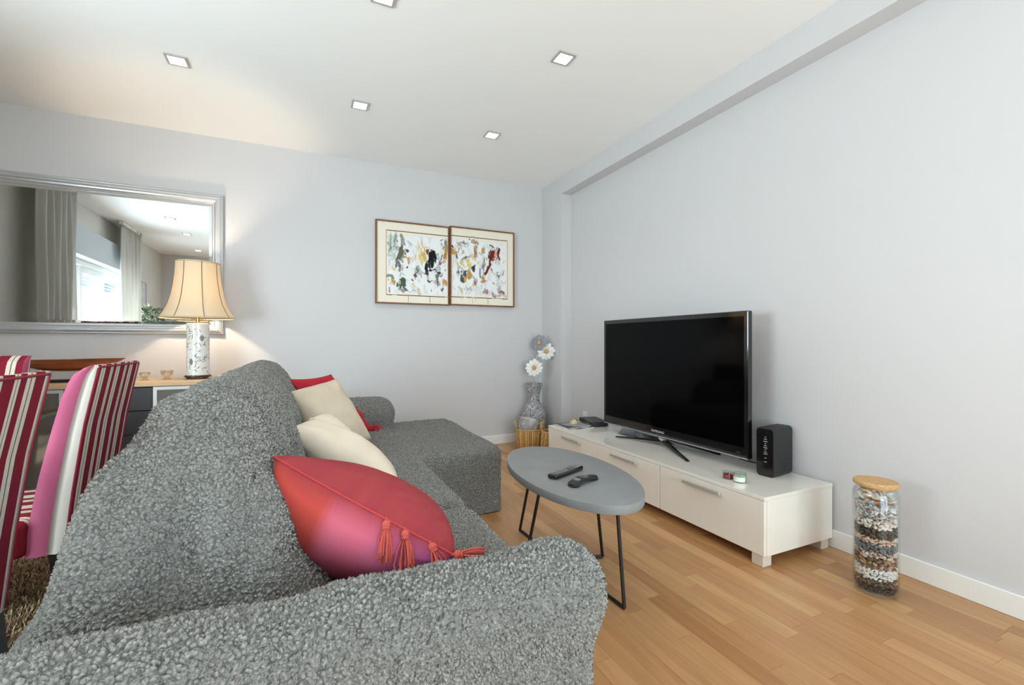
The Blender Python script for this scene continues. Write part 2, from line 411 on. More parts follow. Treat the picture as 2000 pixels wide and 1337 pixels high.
PARTS = ['backrest', 'armrest', 'armrest', 'seat_cushion', 'seat_cushion', 'chaise']
def sofa_fields(P):
    x, y, z = P[..., 0], P[..., 1], P[..., 2]
    # folds in the loose cover at the near end of the backrest
    fade = np.exp(-((y - 1.12) / .26) ** 2) * np.clip((.90 - z) / .12, 0, 1) * np.clip((z - .50) / .1, 0, 1)
    fold = .024 * np.sin(25 * x + 6 * z + .4 + 3 * y) * fade + .010 * np.sin(52 * x - 9 * z) * fade
    fold += .006 * np.sin(11 * y + 5 * z) + .004 * np.sin(23 * y - 8 * z)
    d2 = sdpoly(x, z, BACK) - .035
    yl = 1.20 - .19 * np.clip((.88 - z) / .4, 0, 1)          # near end slopes down and forward
    dy = np.maximum(yl - y, y - 3.44) - .0
    r = .09
    q1 = np.maximum(d2 + r, 0); q2 = np.maximum(dy + r, 0)
    back = np.sqrt(q1 ** 2 + q2 ** 2) + np.minimum(np.maximum(d2, dy) + r, 0) - r + fold
    groove = np.exp(-((y - 2.62) / .025) ** 2) * .022         # dip between the two back cushions
    back = back + groove * (z > .45)
    wob = .004 * np.sin(17 * x + 4 * z) + .003 * np.sin(31 * x - 6 * z)
    roll = sdcap(P, (-.45, .848, .522), (.512, .848, .522), .094) + wob
    body = sdbox(P, (-.535, .775, -.05), (.565, 1.00, .55), .05)
    arm1 = smin(roll, body, .05)
    roll2 = sdcap(P, (-.30, 3.56, .515), (.52, 3.56, .515), .125)
    body2 = sdbox(P, (-.45, 3.44, -.05), (.62, 3.70, .55), .06)
    arm2 = smin(roll2, body2, .05)
    pf = .008 * np.sin(6 * x) * np.sin(5 * y)
    s1 = sdbox(P, (-.10, .95, -.05), (.60, 1.667, .438), .07) + pf
    s2 = sdbox(P, (-.10, 1.683, -.05), (.60, 2.56, .440), .07) + pf
    ch = sdbox(P, (-.10, 2.58, -.05), (1.145, 3.78, .405), .06) + .006 * np.sin(9 * x + 4 * y) * np.sin(7 * z + 5 * y)
    return [back, arm1, arm2, s1, s2, ch]
def sofa_sdf(P):
    b, a1, a2, s1, s2, ch = sofa_fields(P)
    d = smin(s1, s2, .004); d = smin(d, ch, .02); d = smin(d, a2, .025); d = smin(d, b, .035)
    return smin(d, a1, .07)
def surface_nets(lo, hi, h, fn):
    ax = [np.arange(lo[i], hi[i] + h, h) for i in range(3)]
    G = np.stack(np.meshgrid(*ax, indexing='ij'), -1); v = np.concatenate([fn(G[i:i + 12]) for i in range(0, G.shape[0], 12)], 0)
    nx, ny, nz = v.shape; cs = (nx - 1, ny - 1, nz - 1)
    acc = np.zeros(cs + (3,)); cnt = np.zeros(cs)
    corners = [(i, j, k) for i in (0, 1) for j in (0, 1) for k in (0, 1)]
    def cv(c): return v[c[0]:nx - 1 + c[0], c[1]:ny - 1 + c[1], c[2]:nz - 1 + c[2]]
    for a in corners:
        for d in range(3):
            if a[d] == 0:
                b = list(a); b[d] = 1; va = cv(a); vb = cv(b); m = (va < 0) != (vb < 0)
                t = np.where(m, va / np.where(m, va - vb, 1), 0)
                for e in range(3):
                    acc[..., e] += m * ((a[e] + t) if e == d else a[e])
                cnt += m
    act = cnt > 0; idx = -np.ones(cs, int); idx[act] = np.arange(act.sum())
    cell = np.argwhere(act); V = (cell + acc[act] / cnt[act][:, None]) * h + np.array(lo)
    quads = []
    s = v < 0
    for d in range(3):
        e1, e2 = (d + 1) % 3, (d + 2) % 3
        sl0 = [slice(None)] * 3; sl1 = [slice(None)] * 3; sl0[d] = slice(0, -1); sl1[d] = slice(1, None)
        for e in (e1, e2): sl0[e] = slice(1, -1); sl1[e] = slice(1, -1)
        A = s[tuple(sl0)]; B = s[tuple(sl1)]
        for flip, M in ((False, A & ~B), (True, ~A & B)):
            p = np.argwhere(M)
            if not len(p): continue
            off = np.zeros(3, int); off[e1] = 1; off[e2] = 1; p = p + off
            def id_(o1, o2):
                q = p.copy(); q[:, e1] += o1; q[:, e2] += o2; return idx[q[:, 0], q[:, 1], q[:, 2]]
            Q = np.stack([id_(-1, -1), id_(0, -1), id_(0, 0), id_(-1, 0)], 1)
            quads.append(Q[:, ::-1] if flip else Q)
    return V, np.vstack(quads)
SV, SQ = surface_nets((-.66, .64, -.03), (1.26, 3.90, 1.02), .015, sofa_sdf)
SV[:, 2] = np.maximum(SV[:, 2], .004)
# light smoothing
nb_i = np.concatenate([SQ[:, i] for i in range(4)]); nb_j = np.concatenate([SQ[:, (i + 1) % 4] for i in range(4)])
for _ in range(2):
    acc = np.zeros_like(SV); cn = np.zeros(len(SV))
    for a, b in ((nb_i, nb_j), (nb_j, nb_i)):
        np.add.at(acc, a, SV[b]); np.add.at(cn, a, 1)
    SV = SV * .5 + acc / cn[:, None] * .5
sofa = thing('corner_sofa', 'grey puckered slipcovered corner sofa with rolled arms and chaise', 'sofa', (0.1, 2.2, 0))
SO = np.array((0.1, 2.2, 0))
SOFA_M = sofa_mat('grey_seersucker', .0105)
cen = SV[SQ].mean(1); who = np.argmin(np.stack(sofa_fields(cen), -1), -1)
who[(who == 0) & (cen[:, 1] > 2.62)] = 6
for k, nm in enumerate(PARTS + ['backrest']):
    fq = SQ[who == k]
    if not len(fq): continue
    u, inv = np.unique(fq.ravel(), return_inverse=True)
    o = add(nm, (SV[u], [tuple(q) for q in inv.reshape(-1, 4).tolist()]), SOFA_M, sofa, smooth=True)
    ss = o.modifiers.new('smooth', 'SUBSURF'); ss.levels = 0; ss.render_levels = 3 if k == 1 else (2 if k in (0, 3) else 1)

# ------------------------------------------------------------------ cushions
def pillow_geo(c00, c10, c11, c01, T, n=36, seed=0, wr=0.006, bow=.07):
    C = [np.array(c, float) for c in (c00, c10, c11, c01)]
    g = np.linspace(-1, 1, n + 1); U, Vv = np.meshgrid(g, g, indexing='ij')
    def pos(u, v):
        uu = u * (1 - bow * (1 - v * v) * np.abs(u)); vv = v * (1 - bow * (1 - u * u) * np.abs(v))
        a = (1 - uu) / 2; b = (1 + uu) / 2; c = (1 - vv) / 2; d = (1 + vv) / 2
        return sum(w[..., None] * p for w, p in ((a * c, C[0]), (b * c, C[1]), (b * d, C[2]), (a * d, C[3])))
    P = pos(U, Vv)
    nrm = np.cross(C[1] - C[0], C[3] - C[0]); nrm = nrm / np.linalg.norm(nrm)
    hh = np.power(np.clip((1 - U ** 2) * (1 - Vv ** 2), 0, 1), .42) * T / 2
    w = (vnoise(U * 3 + 9, Vv * 3 + 9, seed) - .5) * wr * 2 + np.sin(9 * np.arctan2(Vv, U + 1e-6) + seed) * wr * .6 * np.clip(U ** 2 + Vv ** 2, 0, 1)
    edge = np.clip((1 - np.abs(U)) * 8, 0, 1) * np.clip((1 - np.abs(Vv)) * 8, 0, 1)
    top = P + (hh + w * edge)[..., None] * nrm; bot = P - (hh + w[::-1] * edge)[..., None] * nrm
    m = n + 1; V = np.vstack([top.reshape(-1, 3), bot.reshape(-1, 3)]); Fc = []
    for i in range(n):
        for j in range(n):
            a = i * m + j; Fc.append((a, a + m, a + m + 1, a + 1)); b = a + m * m; Fc.append((b, b + 1, b + m + 1, b + m))
    # weld the rim
    rim = {}
    for i in range(m):
        for j in range(m):
            if i in (0, n) or j in (0, n): rim[m * m + i * m + j] = i * m + j
    Fc = [tuple(rim.get(q, q) for q in f) for f in Fc]
    used = sorted(set(q for f in Fc for q in f)); mp = {q: i for i, q in enumerate(used)}
    UV = np.stack([np.concatenate([U.ravel()] * 2), np.concatenate([Vv.ravel()] * 2), np.repeat([1., -1.], m * m)], 1)
    return (V[used], [tuple(mp[q] for q in f) for f in Fc]), UV[used], pos, nrm
def tassel_geo(p, d, L=.07, r=.014, seed=0, ns=16):
    rr = random.Random(seed); p = Vector(p); d = Vector(d).normalized()
    up = Vector((0, 0, 1)) if abs(d.z) < .8 else Vector((1, 0, 0)); a = d.cross(up).normalized(); b = d.cross(a)
    gs = [gsphere(r * .62, tuple(p + d * .012), 8, 6), gtube([p - d * .004, p + d * .01], .003, 6), gtube([p + d * .019, p + d * .024], r * .55, 8)]
    for k in range(ns):
        an = rr.random() * 6.28; q = r * math.sqrt(rr.random()); dirv = a * math.cos(an) + b * math.sin(an)
        pts = [p + d * .02 + dirv * q * .4, p + d * (.02 + L * .35) + dirv * (q * 1.1), p + d * (.02 + L * .7) + dirv * q * (1.0 + .5 * rr.random()) + a * rr.uniform(-.003, .003), p + d * (.02 + L * rr.uniform(.85, 1.05)) + dirv * q * 1.2]
        gs.append(gtube(pts, .0022, 5))
    return join(*gs)
def pillow(label, corners, T, colf, m, tassel_m=None, tassels=(), group='scatter cushions on the sofa', seed=0, n=36, wr=.006, seam=None):
    g, UV, pos, nrm = pillow_geo(*corners, T, n, seed, wr)
    base = g[0].mean(0); base[2] = g[0][:, 2].min()
    t = thing('cushion', label, 'cushion', tuple(base), group)
    add('cushion_cover', g, m, t, smooth=True, col=colf(UV, g[0]))
    if seam:
        gg = np.linspace(-1, 1, 25)
        ring = [(u, -1) for u in gg] + [(1, v) for v in gg[1:]] + [(u, 1) for u in gg[::-1][1:]] + [(-1, v) for v in gg[::-1][1:]]
        pts = [pos(np.array(float(u)), np.array(float(v))) for u, v in ring]
        add('piping', gtube([tuple(p) for p in pts], .0028, 6), seam, t, smooth=True)
    for i, (u, v, d, L) in enumerate(tassels):
        p = pos(np.array(float(u)), np.array(float(v)))
        add('tassel', tassel_geo(p, d, L, .017, seed * 10 + i), tassel_m, t, smooth=True)
    return t
CL = lambda c: np.array(lin(c))
CREAM_F = mat('cream_cotton', vcol=True, rough=.95, spec=.1, bump=.25, bscale=500)
RED_F = mat('red_cotton', vcol=True, rough=.9, spec=.12, bump=.6, bscale=420)
CREAM_T = mat('cream_yarn', (214, 196, 168), .95, spec=.1)
RED_T = mat('coral_yarn', (196, 92, 84), .95, spec=.1)
def col_red(UV, P):
    u, v, s = UV[:, 0], UV[:, 1], UV[:, 2]; n = vnoise(P[:, 0] * 60 + 5, P[:, 1] * 60 + 5, 3)
    top = CL((150, 58, 66))[None] * (1 - .35 * n[:, None]) + .35 * n[:, None] * CL((176, 84, 74))
    t = np.clip((u + .32) / .12, 0, 1)[:, None]; t2 = np.clip((u - .1) / .9, 0, 1)[:, None]
    bot = CL((196, 78, 70)) * (1 - t) + (CL((208, 104, 126)) * (1 - t2) + CL((176, 96, 160)) * t2) * t
    edge = np.clip((np.abs(u) - .8) * 4, 0, 1)[:, None]
    return np.where((s > 0)[:, None], top, bot * (1 - edge * .3) + CL((196, 70, 60)) * edge * .3)
def col_flat(c, var=.05):
    def f(UV, P):
        n = vnoise(P[:, 0] * 25 + 7, P[:, 2] * 25 + 7, 5); return CL(c)[None] * (1 - var + 2 * var * n[:, None])
    return f
# red cushion in front
A0 = np.array((-.060, 1.19, .785)); A1 = np.array((.315, .975, .570)); vd = np.array((.05, .37, -.165))
pillow('large coral and pink tasselled cushion nearest the front armrest', (A0, A1, A1 + (.05, .33, -.15), A0 + (.05, .32, -.28)), .27, col_red, RED_F, RED_T,
       [(.25, -1, (-.15, -.62, -.75), .075), (.45, -1, (-.10, -.62, -.75), .075), (.72, -1, (.25, -.5, -.6), .06), (.96, -1, (.9, -.45, .0), .05)], seed=1, seam=mat('coral_piping', (186, 60, 66), .9))
B0 = np.array((-.045, 1.92, .725)); B1 = np.array((.335, 1.68, .49)); vd = np.array((.04, .40, -.06))
pillow('cream tasselled cushion lying just behind the coral and pink cushion', (B0, B1, B1 + vd, B0 + vd), .19, col_flat((226, 214, 196)), CREAM_F, CREAM_T,
       [(.15, -1, (.1, -.4, -1), .06), (1, -1, (.3, -.3, -.6), .05)], seed=2)
D0 = np.array((.04, 2.36, .69)); D1 = np.array((.22, 2.20, .54)); vd = np.array((.03, .24, -.03))
pillow('small cream cushion half hidden between the two larger cream cushions', (D0, D1, D1 + vd, D0 + vd), .13, col_flat((228, 216, 200)), CREAM_F, CREAM_T,
       [(-1, -1, (-.2, -.4, -.6), .04)], seed=3)
E = [(-.075, 2.80, .775), (.19, 2.97, .83), (.375, 2.78, .475), (.06, 2.58, .47)]
pillow('square beige linen cushion leaning upright by the chaise', E, .19, col_flat((205, 192, 172)), CREAM_F, CREAM_T,
       [(-1, .35, (-.2, -.5, -1), .05), (-.95, .7, (-.3, -.5, -1), .05)], seed=4)
Fq = [(-.08, 3.06, .83), (.17, 3.15, .845), (.44, 3.12, .46), (.12, 2.98, .46)]
pillow('dark red cushion mostly hidden behind the square beige cushion', Fq, .12, col_flat((176, 48, 60)), RED_F, mat('red_yarn', (186, 44, 52), .95),
       [(1, .2, (.4, -.3, -.6), .04), (1, .8, (.7, -.5, -.2), .05)], seed=5)

# ------------------------------------------------------------------ television bench
GLOSS = mat('gloss_white', (240, 236, 228), .16, coat=.6)
STEEL = mat('brushed_steel', (196, 194, 190), .38, .35)
CX0, CX1, CY0, CY1, CZ0, CZ1 = 1.945, 2.462, 1.415, 3.445, .052, .33
cab = thing('television_bench', 'long low glossy white television bench with three drawers', 'tv bench', (2.2, 2.43, 0))
add('carcass', join(gbox((CX0 + .02, CY0, CZ0), (CX1, CY0 + .018, CZ1 - .018), .001, 1), gbox((CX0 + .02, CY1 - .018, CZ0), (CX1, CY1, CZ1 - .018), .001, 1),
                    gbox((CX0 + .02, CY0 + .018, CZ0), (CX1, CY1 - .018, CZ0 + .018)), gbox((CX1 - .01, CY0 + .018, CZ0 + .018), (CX1, CY1 - .018, CZ1 - .018)),
                    gbox((CX0 + .02, 2.085, CZ0 + .018), (CX1 - .01, 2.101, CZ1 - .018)), gbox((CX0 + .02, 2.729, CZ0 + .018), (CX1 - .01, 2.745, CZ1 - .018))), GLOSS, cab)
add('top_panel', gbox((CX0, CY0 - .002, CZ1 - .018), (CX1, CY1 + .002, CZ1), .0015, 1), GLOSS, cab)
for a, b, h0, h1 in [(CY0, 2.091, 1.65, 1.90), (2.095, 2.735, 2.29, 2.55), (2.739, CY1, 2.94, 3.20)]:
    d = add('drawer', gbox((CX0, a + .001, CZ0 + .002), (CX0 + .018, b - .001, CZ1 - .020), .0015, 1), GLOSS, cab)
    add('handle', join(gbox((CX0 - .022, h0, .270), (CX0 - .010, h1, .288), .003, 2), gbox((CX0 - .012, h0 + .01, .274), (CX0, h0 + .02, .284)), gbox((CX0 - .012, h1 - .02, .274), (CX0, h1 - .01, .284))), STEEL, d)
LEGM = mat('bench_leg', (214, 206, 192), .5)
for x in (CX0 + .005, CX1 - .075):
    for y in (CY0 + .01, CY1 - .075):
        add('leg', gbox((x, y, 0), (x + .06, y + .06, CZ0), .002, 1), LEGM, cab)

# television
TX, TY0, TY1, TZ0, TZ1 = 2.25, 1.733, 3.062, .398, 1.229
tv = thing('television', 'large black flat screen television on chrome cross stand', 'television', (TX, 2.42, CZ1))
BLK = mat('gloss_black', (14, 14, 15), .12, coat=.5); SCR = mat('screen_black', (3, 3, 4), .08, spec=.1)
add('housing', gbox((TX, TY0, TZ0), (TX + .035, TY1, TZ1), .006, 2), BLK, tv)
add('screen', gbox((TX - .0012, TY0 + .028, TZ0 + .062), (TX + .004, TY1 - .028, TZ1 - .030)), SCR, tv)
add('trim_strip', gbox((TX - .002, TY0 + .004, TZ0 - .003), (TX + .03, TY1 - .004, TZ0 + .0045), .001, 1), mat('clear_trim', (170, 172, 176), .15, .8), tv)
CHROME = mat('chrome', (205, 205, 206), .08, 1.0); CHBLK = mat('chrome_black', (60, 58, 56), .1, .9)
hub = np.array((2.285, 2.42, .372))
add('neck', join(gsolid([(.022, CZ1 + .03), (.02, .42)], 20, (2.29, 2.42, 0)), gbox((2.266, 2.385, .362), (2.30, 2.455, .398), .008, 2)), CHROME, tv, smooth='auto')
for tx, ty in [(2.172, 2.80), (2.115, 2.035), (2.43, 2.07), (2.41, 2.76)]:
    e = np.array((tx, ty, CZ1 + .004)); d = e - hub; p = np.array((-d[1], d[0], 0)); p = p / np.linalg.norm(p)
    V = []
    for q, w, z0, z1 in ((hub, .017, -.012, .006), (e, .010, -.004, .004)):
        V += [q - p * w + (0, 0, z0), q + p * w + (0, 0, z0), q + p * w * .7 + (0, 0, z1), q - p * w * .7 + (0, 0, z1)]
    add('stand_leg', (np.array(V), [(3, 2, 1, 0), (4, 5, 6, 7), (0, 1, 5, 4), (1, 2, 6, 5), (2, 3, 7, 6), (3, 0, 4, 7)]), CHBLK, tv)
def text_geo(s, size):
    cu = bpy.data.curves.new('lettering', 'FONT'); cu.body = s; cu.size = size; cu.extrude = .0004; cu.align_x = 'CENTER'; cu.align_y = 'CENTER'
    o = bpy.data.objects.new('lettering', cu); COL.objects.link(o)
    me = bpy.data.meshes.new_from_object(o.evaluated_get(bpy.context.evaluated_depsgraph_get()))
    V = np.array([v.co[:] for v in me.vertices]); Fc = [tuple(p.vertices) for p in me.polygons]
    bpy.data.objects.remove(o); bpy.data.curves.remove(cu); bpy.data.meshes.remove(me); return V, Fc
tg = text_geo('SAMSUNG', .022)
Mt = np.array([[0, 0, -1, TX - .0008], [-1, 0, 0, 2.44], [0, 1, 0, TZ0 + .031], [0, 0, 0, 1]], float)
add('lettering', xf((tg[0] * np.array((1.25, 1, 1)), tg[1]), Mt), mat('silver_print', (200, 202, 205), .4), tv)
add('power_light', gbox((TX - .001, TY0 + .05, TZ0 + .028), (TX + .001, TY0 + .075, TZ0 + .031)), mat('grey_print', (70, 70, 72), .5), tv)

# router
rt = thing('wifi_router', 'upright matt black router with rounded corners at bench end', 'router', (2.36, 1.67, CZ1))
MATB = mat('matt_black', (36, 36, 38), .55)
fdir = np.array((.215, .028)); fdir = fdir / np.linalg.norm(fdir); sdir = np.array((.047, .095)); sdir = np.array((-fdir[1], fdir[0]))
P0 = np.array((2.262, 1.590)); RL, RW, RH = .192, .098, .262
def rmap(g):
    V = g[0]; out = np.zeros_like(V); out[:, :2] = P0 + V[:, :1] * fdir + V[:, 1:2] * sdir; out[:, 2] = V[:, 2] + CZ1; return out, g[1]
def rrect(w, h, r, n=6):
    pts = []
    for cx, cy, a0 in ((w - r, h - r, 0), (r, h - r, 90), (r, r, 180), (w - r, r, 270)):
        for k in range(n + 1):
            a = math.radians(a0 + 90 * k / n); pts.append((cx + r * math.cos(a), cy + r * math.sin(a)))
    return pts
add('shell', rmap(gprism(rrect(RW, RH, .022), .004, RL, 'x', .004, 2)), MATB, rt, smooth='auto')
add('front_panel', rmap(mv(gprism(rrect(RW - .012, RH - .012, .018), 0, .006, 'x'), (0, .006, .006))), BLK, rt)
LED = mat('icon_print', (150, 152, 156), .5)
for k, zz in enumerate([.212, .201, .189, .177, .166, .155, .144, .132, .122, .100, .080]):
    w = .0045 + .003 * (k % 3)
    add('status_icon', rmap(gbox((-.0006, RW / 2 - w - .004, zz - .002), (.0004, RW / 2 + w - .004, zz + .002))), LED, rt)

# set-top box
sb = thing('set_top_box', 'flat black set top box beside the left edge of the television', 'media box', (2.33, 3.32, CZ1))
Mb = Matrix.Translation((2.33, 3.33, CZ1)) @ Matrix.Rotation(math.radians(-14), 4, 'Z')
add('case', xf(gbox((-.075, -.145, .004), (.085, .145, .043), .006, 2), Mb), mat('box_black', (28, 28, 30), .35), sb)
add('front_panel', xf(gbox((-.0765, -.14, .008), (-.0745, .14, .038)), Mb), BLK, sb)
add('power_light', xf(gbox((-.0772, -.105, .020), (-.0764, -.097, .026)), Mb), mat('led_white', (210, 215, 220), .4), sb)
for a in (-.06, .06):
    for b in (-.12, .12): add('foot', xf(gbox((a - .01, b - .01, 0), (a + .01, b + .01, .006)), Mb), MATB, sb)

# magazines, booklet and tin at the far end of the bench
MAGS = [((2.10, 3.30), .29, .22, 12, (196, 190, 186), 'wide pale magazine at the bottom of the pile on the bench', 0.0),
        ((2.11, 3.31), .25, .19, -6, (58, 60, 66), 'dark grey magazine in the middle of the pile on the bench', .007),
        ((2.12, 3.28), .21, .15, 18, (150, 146, 158), 'small mauve grey booklet on top of the magazine pile', .0135)]
for (x, y), l, w, ang, c, lb, z in MAGS:
    M = Matrix.Translation((x, y, CZ1 + z)) @ Matrix.Rotation(math.radians(ang), 4, 'Z')
    t = thing('magazine', lb, 'magazine', (x, y, CZ1 + z), 'magazines on the television bench')
    add('cover', xf(join(gbox((-w / 2, -l / 2, 0), (w / 2, l / 2, .0006)), gbox((-w / 2, -l / 2, .0056), (w / 2, l / 2, .0062)), gbox((-w / 2, -l / 2, .0006), (-w / 2 + .0006, l / 2, .0056))), M), mat('cover_%d' % int(c[0]), c, .3, var=.35, vscale=18), t)
    add('pages', xf(gbox((-w / 2 + .001, -l / 2 + .002, .0006), (w / 2 - .002, l / 2 - .002, .0056)), M), mat('paper', (232, 230, 222), .8), t)
z0 = CZ1 + .0135 + .0062
tn = thing('tin_box', 'small round cream and gold tin on the magazine pile', 'tin', (2.13, 3.325, z0))
add('body', gsolid([(.034, 0), (.035, .002), (.035, .026), (.034, .028)], 28, (2.13, 3.325, z0)), mat('cream_tin', (214, 202, 168), .4, var=.25, vscale=60), tn, smooth='auto')
add('lid', gsolid([(.036, .028), (.036, .038), (.034, .041)], 28, (2.13, 3.325, z0)), mat('gold_tin', (188, 166, 120), .35, .5), tn, smooth='auto')
# crystal blocks under the television
CRY = glass_mat('crystal', (225, 232, 240), 1.6)
pr = thing('crystal_ornament', 'clear crystal prism ornament behind the television stand leg', 'ornament', (2.30, 2.83, CZ1))
add('prism', gprism([(2.26, CZ1), (2.33, CZ1), (2.33, CZ1 + .06)], 2.74, 2.90, 'y', .003, 1), CRY, pr)
add('ball', gsphere(.026, (2.285, 2.705, CZ1 + .026), 16, 12), CRY, pr, smooth=True)
# candles in glass
def candle(x, y, r, h, wax, label, paper):
    t = thing('jar_candle', label, 'candle', (x, y, CZ1), 'small jar candles on the bench')
    add('glass', join(glathe([(r, .001), (r, h), (r - .002, h), (r - .002, .004)], 28, (x, y, CZ1)), gdisc(r, .001, 28, (x, y, CZ1), True)), glass_mat('candle_glass', (235, 245, 240), 1.0), t, smooth='auto')
    add('wax', gsolid([(r - .003, .003), (r - .003, h * .62)], 24, (x, y, CZ1)), mat('wax_%d' % wax[0], wax, .5), t, smooth='auto')
    add('wick', gtube([(x, y, CZ1 + h * .62), (x + .001, y, CZ1 + h * .62 + .008)], .0012, 6), mat('wick', (40, 36, 30), .9), t)
    if paper:
        n = 10; V = []; Fc = []
        for k in range(n + 1):
            a = math.radians(150 + 115 * k / n)
            for z in (.006, h * .62): V.append((x + (r + .0006) * math.cos(a), y + (r + .0006) * math.sin(a), CZ1 + z))
        for k in range(n): Fc.append((2 * k, 2 * k + 2, 2 * k + 3, 2 * k + 1))
        add('paper_label', (np.array(V), Fc), mat('label_paper', (228, 228, 222), .7), t, smooth=True)
candle(2.052, 1.70, .027, .036, (182, 40, 66), 'small red candle in a clear glass jar', False)
candle(2.056, 1.632, .031, .047, (222, 224, 216), 'small white labelled candle in a glass jar beside red one', True)
# wall socket and cables
so = thing('wall_socket', 'white square wall socket above the magazine pile', 'socket', (XR - .006, 3.66, .345))
add('plate', gbox((XR - .010, 3.62, .305), (XR, 3.70, .385), .004, 2), WHITE, so)
add('insert', gsolid([(.022, 0), (.022, .003)], 20), WHITE, so, world=False).rotation_euler = (0, -math.pi / 2, 0)
def cable(pts, r, label, m):
    P = [Vector(p) for p in pts]; out = []
    for i in range(len(P) - 1):
        a = P[max(i - 1, 0)]; b = P[i]; c = P[i + 1]; d = P[min(i + 2, len(P) - 1)]
        for k in range(6):
            t = k / 6; out.append(0.5 * ((2 * b) + (c - a) * t + (2 * a - 5 * b + 4 * c - d) * t * t + (3 * b - a - 3 * c + d) * t ** 3))
    out.append(P[-1]); return tag(add('cable', gtube(out, r, 6), m, smooth=True), label, 'cable')
cable([(2.457, 1.68, .36), (2.455, 1.80, .345), (2.45, 1.80, .335), (2.452, 1.95, .334)], .0035, 'black cable running from the router behind the television', MATB)
cable([(2.455, 1.66, .47), (2.462, 1.80, .475), (2.46, 2.05, .46), (2.455, 2.3, .44)], .003, 'pale grey cable sagging between television and router', mat('grey_cable', (190, 190, 190), .6))

# ------------------------------------------------------------------ coffee table
TT = .46; tcx, tcy = 1.119, 1.805
ct = thing('coffee_table', 'oval grey concrete-look coffee table on thin black metal frame legs', 'coffee table', (tcx, tcy, 0))
ta = math.atan2(-.995, -.102); SA, SB = .492, .245
def ell(sa, sb, n=72):
    ca, sn = math.cos(ta), math.sin(ta)
    return [(tcx + sa * math.cos(2 * math.pi * k / n) * ca - sb * math.sin(2 * math.pi * k / n) * sn, tcy + sa * math.cos(2 * math.pi * k / n) * sn + sb * math.sin(2 * math.pi * k / n) * ca) for k in range(n)]
add('tabletop', gprism(ell(SA, SB), TT - .034, TT, 'z', .003, 2), mat('concrete_grey', (133, 136, 138), .55, var=.06, vscale=9), ct, smooth='auto')
BLKM = mat('black_metal', (20, 18, 18), .45)
def leg_frame(f1, t1, f2, t2):
    f1, t1, f2, t2 = [np.array(q, float) for q in (f1, t1, f2, t2)]
    for a, b in ((f1, t1), (f2, t2)): add('leg', gtube([a, b], .0075, 10), BLKM, ct, smooth='auto')
    add('floor_bar', gtube([f1, f2], .0075, 10), BLKM, ct, smooth='auto')
    add('top_bar', gtube([t1, t2], .006, 8), BLKM, ct, smooth='auto')
leg_frame((1.149, 1.43, .008), (1.165, 1.50, .424), (1.10, 2.27, .008), (1.11, 2.13, .424))
leg_frame((.965, 1.93, .008), (1.015, 1.855, .424), (1.33, 1.82, .008), (1.25, 1.775, .424))
# remotes
def remote(name, label, a, b, w, h, curved):
    a = np.array(a); b = np.array(b); L = np.linalg.norm(b - a); ang = math.atan2(b[1] - a[1], b[0] - a[0])
    M = Matrix.Translation((a[0], a[1], TT)) @ Matrix.Rotation(ang, 4, 'Z')
    t = thing(name, label, 'remote', ((a[0] + b[0]) / 2, (a[1] + b[1]) / 2, TT), 'remote controls')
    if not curved:
        add('body', xf(gbox((0, -w / 2, .001), (L, w / 2, h), .007, 3), M), BLK, t, smooth='auto')
        zt = lambda x: h
    else:
        n = 14; V = []; Fc = []
        prof = lambda s: .006 + .016 * math.sin(math.pi * min(1, s * 1.15)) ** 1.5 * (1 - .2 * s)
        wid = lambda s: w / 2 * (.62 + .38 * abs(math.cos(math.pi * (s * 1.0 + .05))) ** .8)
        for i in range(n + 1):
            s = i / n; c = prof(s); hw = wid(s); e = .4 if i in (0, n) else 1
            for yy, zz in ((-hw * e, c - .004), (-hw * .8 * e, c - .006 if s > .2 and s < .8 else 0.0), (hw * .8 * e, c - .006 if s > .2 and s < .8 else 0.0), (hw * e, c - .004), (hw * .85 * e, c + .008), (-hw * .85 * e, c + .008)):
                V.append((s * L, yy, max(zz, .0005)))
        for i in range(n):
            for k in range(6):
                l = (k + 1) % 6; Fc.append((i * 6 + k, i * 6 + l, (i + 1) * 6 + l, (i + 1) * 6 + k))
        Fc.append(tuple(range(6))); Fc.append(tuple(n * 6 + k for k in range(6))[::-1])
        add('body', xf((np.array(V), Fc), M), MATB, t, smooth=True)
        zt = lambda x: prof(x / L) + .008
    kb = mat('button_grey', (150, 150, 144), .5) if not curved else mat('button_dark', (116, 116, 112), .5)
    bw = w * .16
    for i in range(5 if not curved else 3):
        for j in (-1, 0, 1):
            x = L * (.12 + .085 * i) if not curved else L * (.40 + .07 * i); y = j * w * .26; z = zt(x)
            add('button', xf(gbox((x - .0035, y - bw / 2, z - .002), (x + .0035, y + bw / 2, z + .0018), .0008, 1), M), kb, t)
    x = L * .64; z = zt(x)
    if not curved:
        add('navigation_ring', xf(gsolid([(.013, 0), (.013, .002), (.011, .0028)], 20, (x, 0, z - .0008)), M), mat('button_ring', (96, 96, 94), .4), t, smooth='auto')
        for i in range(3):
            for j in (-1, 1): xx = L * (.78 + .06 * i); add('button', xf(gbox((xx - .003, j * w * .24 - bw, z - .001), (xx + .003, j * w * .24 + bw, z + .0012)), M), kb, t)
    else:
        xs = L * .26; add('display_panel', xf(gbox((xs - .012, -w * .27, zt(xs) - .003), (xs + .014, w * .27, zt(xs) + .0012)), M), mat('panel_grey', (140, 142, 138), .4), t)
remote('remote_control', 'straight black remote control with grey buttons on coffee table', (.975, 1.700), (1.172, 1.783), .047, .021, False)
remote('remote_control', 'curved black remote control with dropped ends on coffee table', (.992, 1.572), (1.158, 1.640), .052, .03, True)

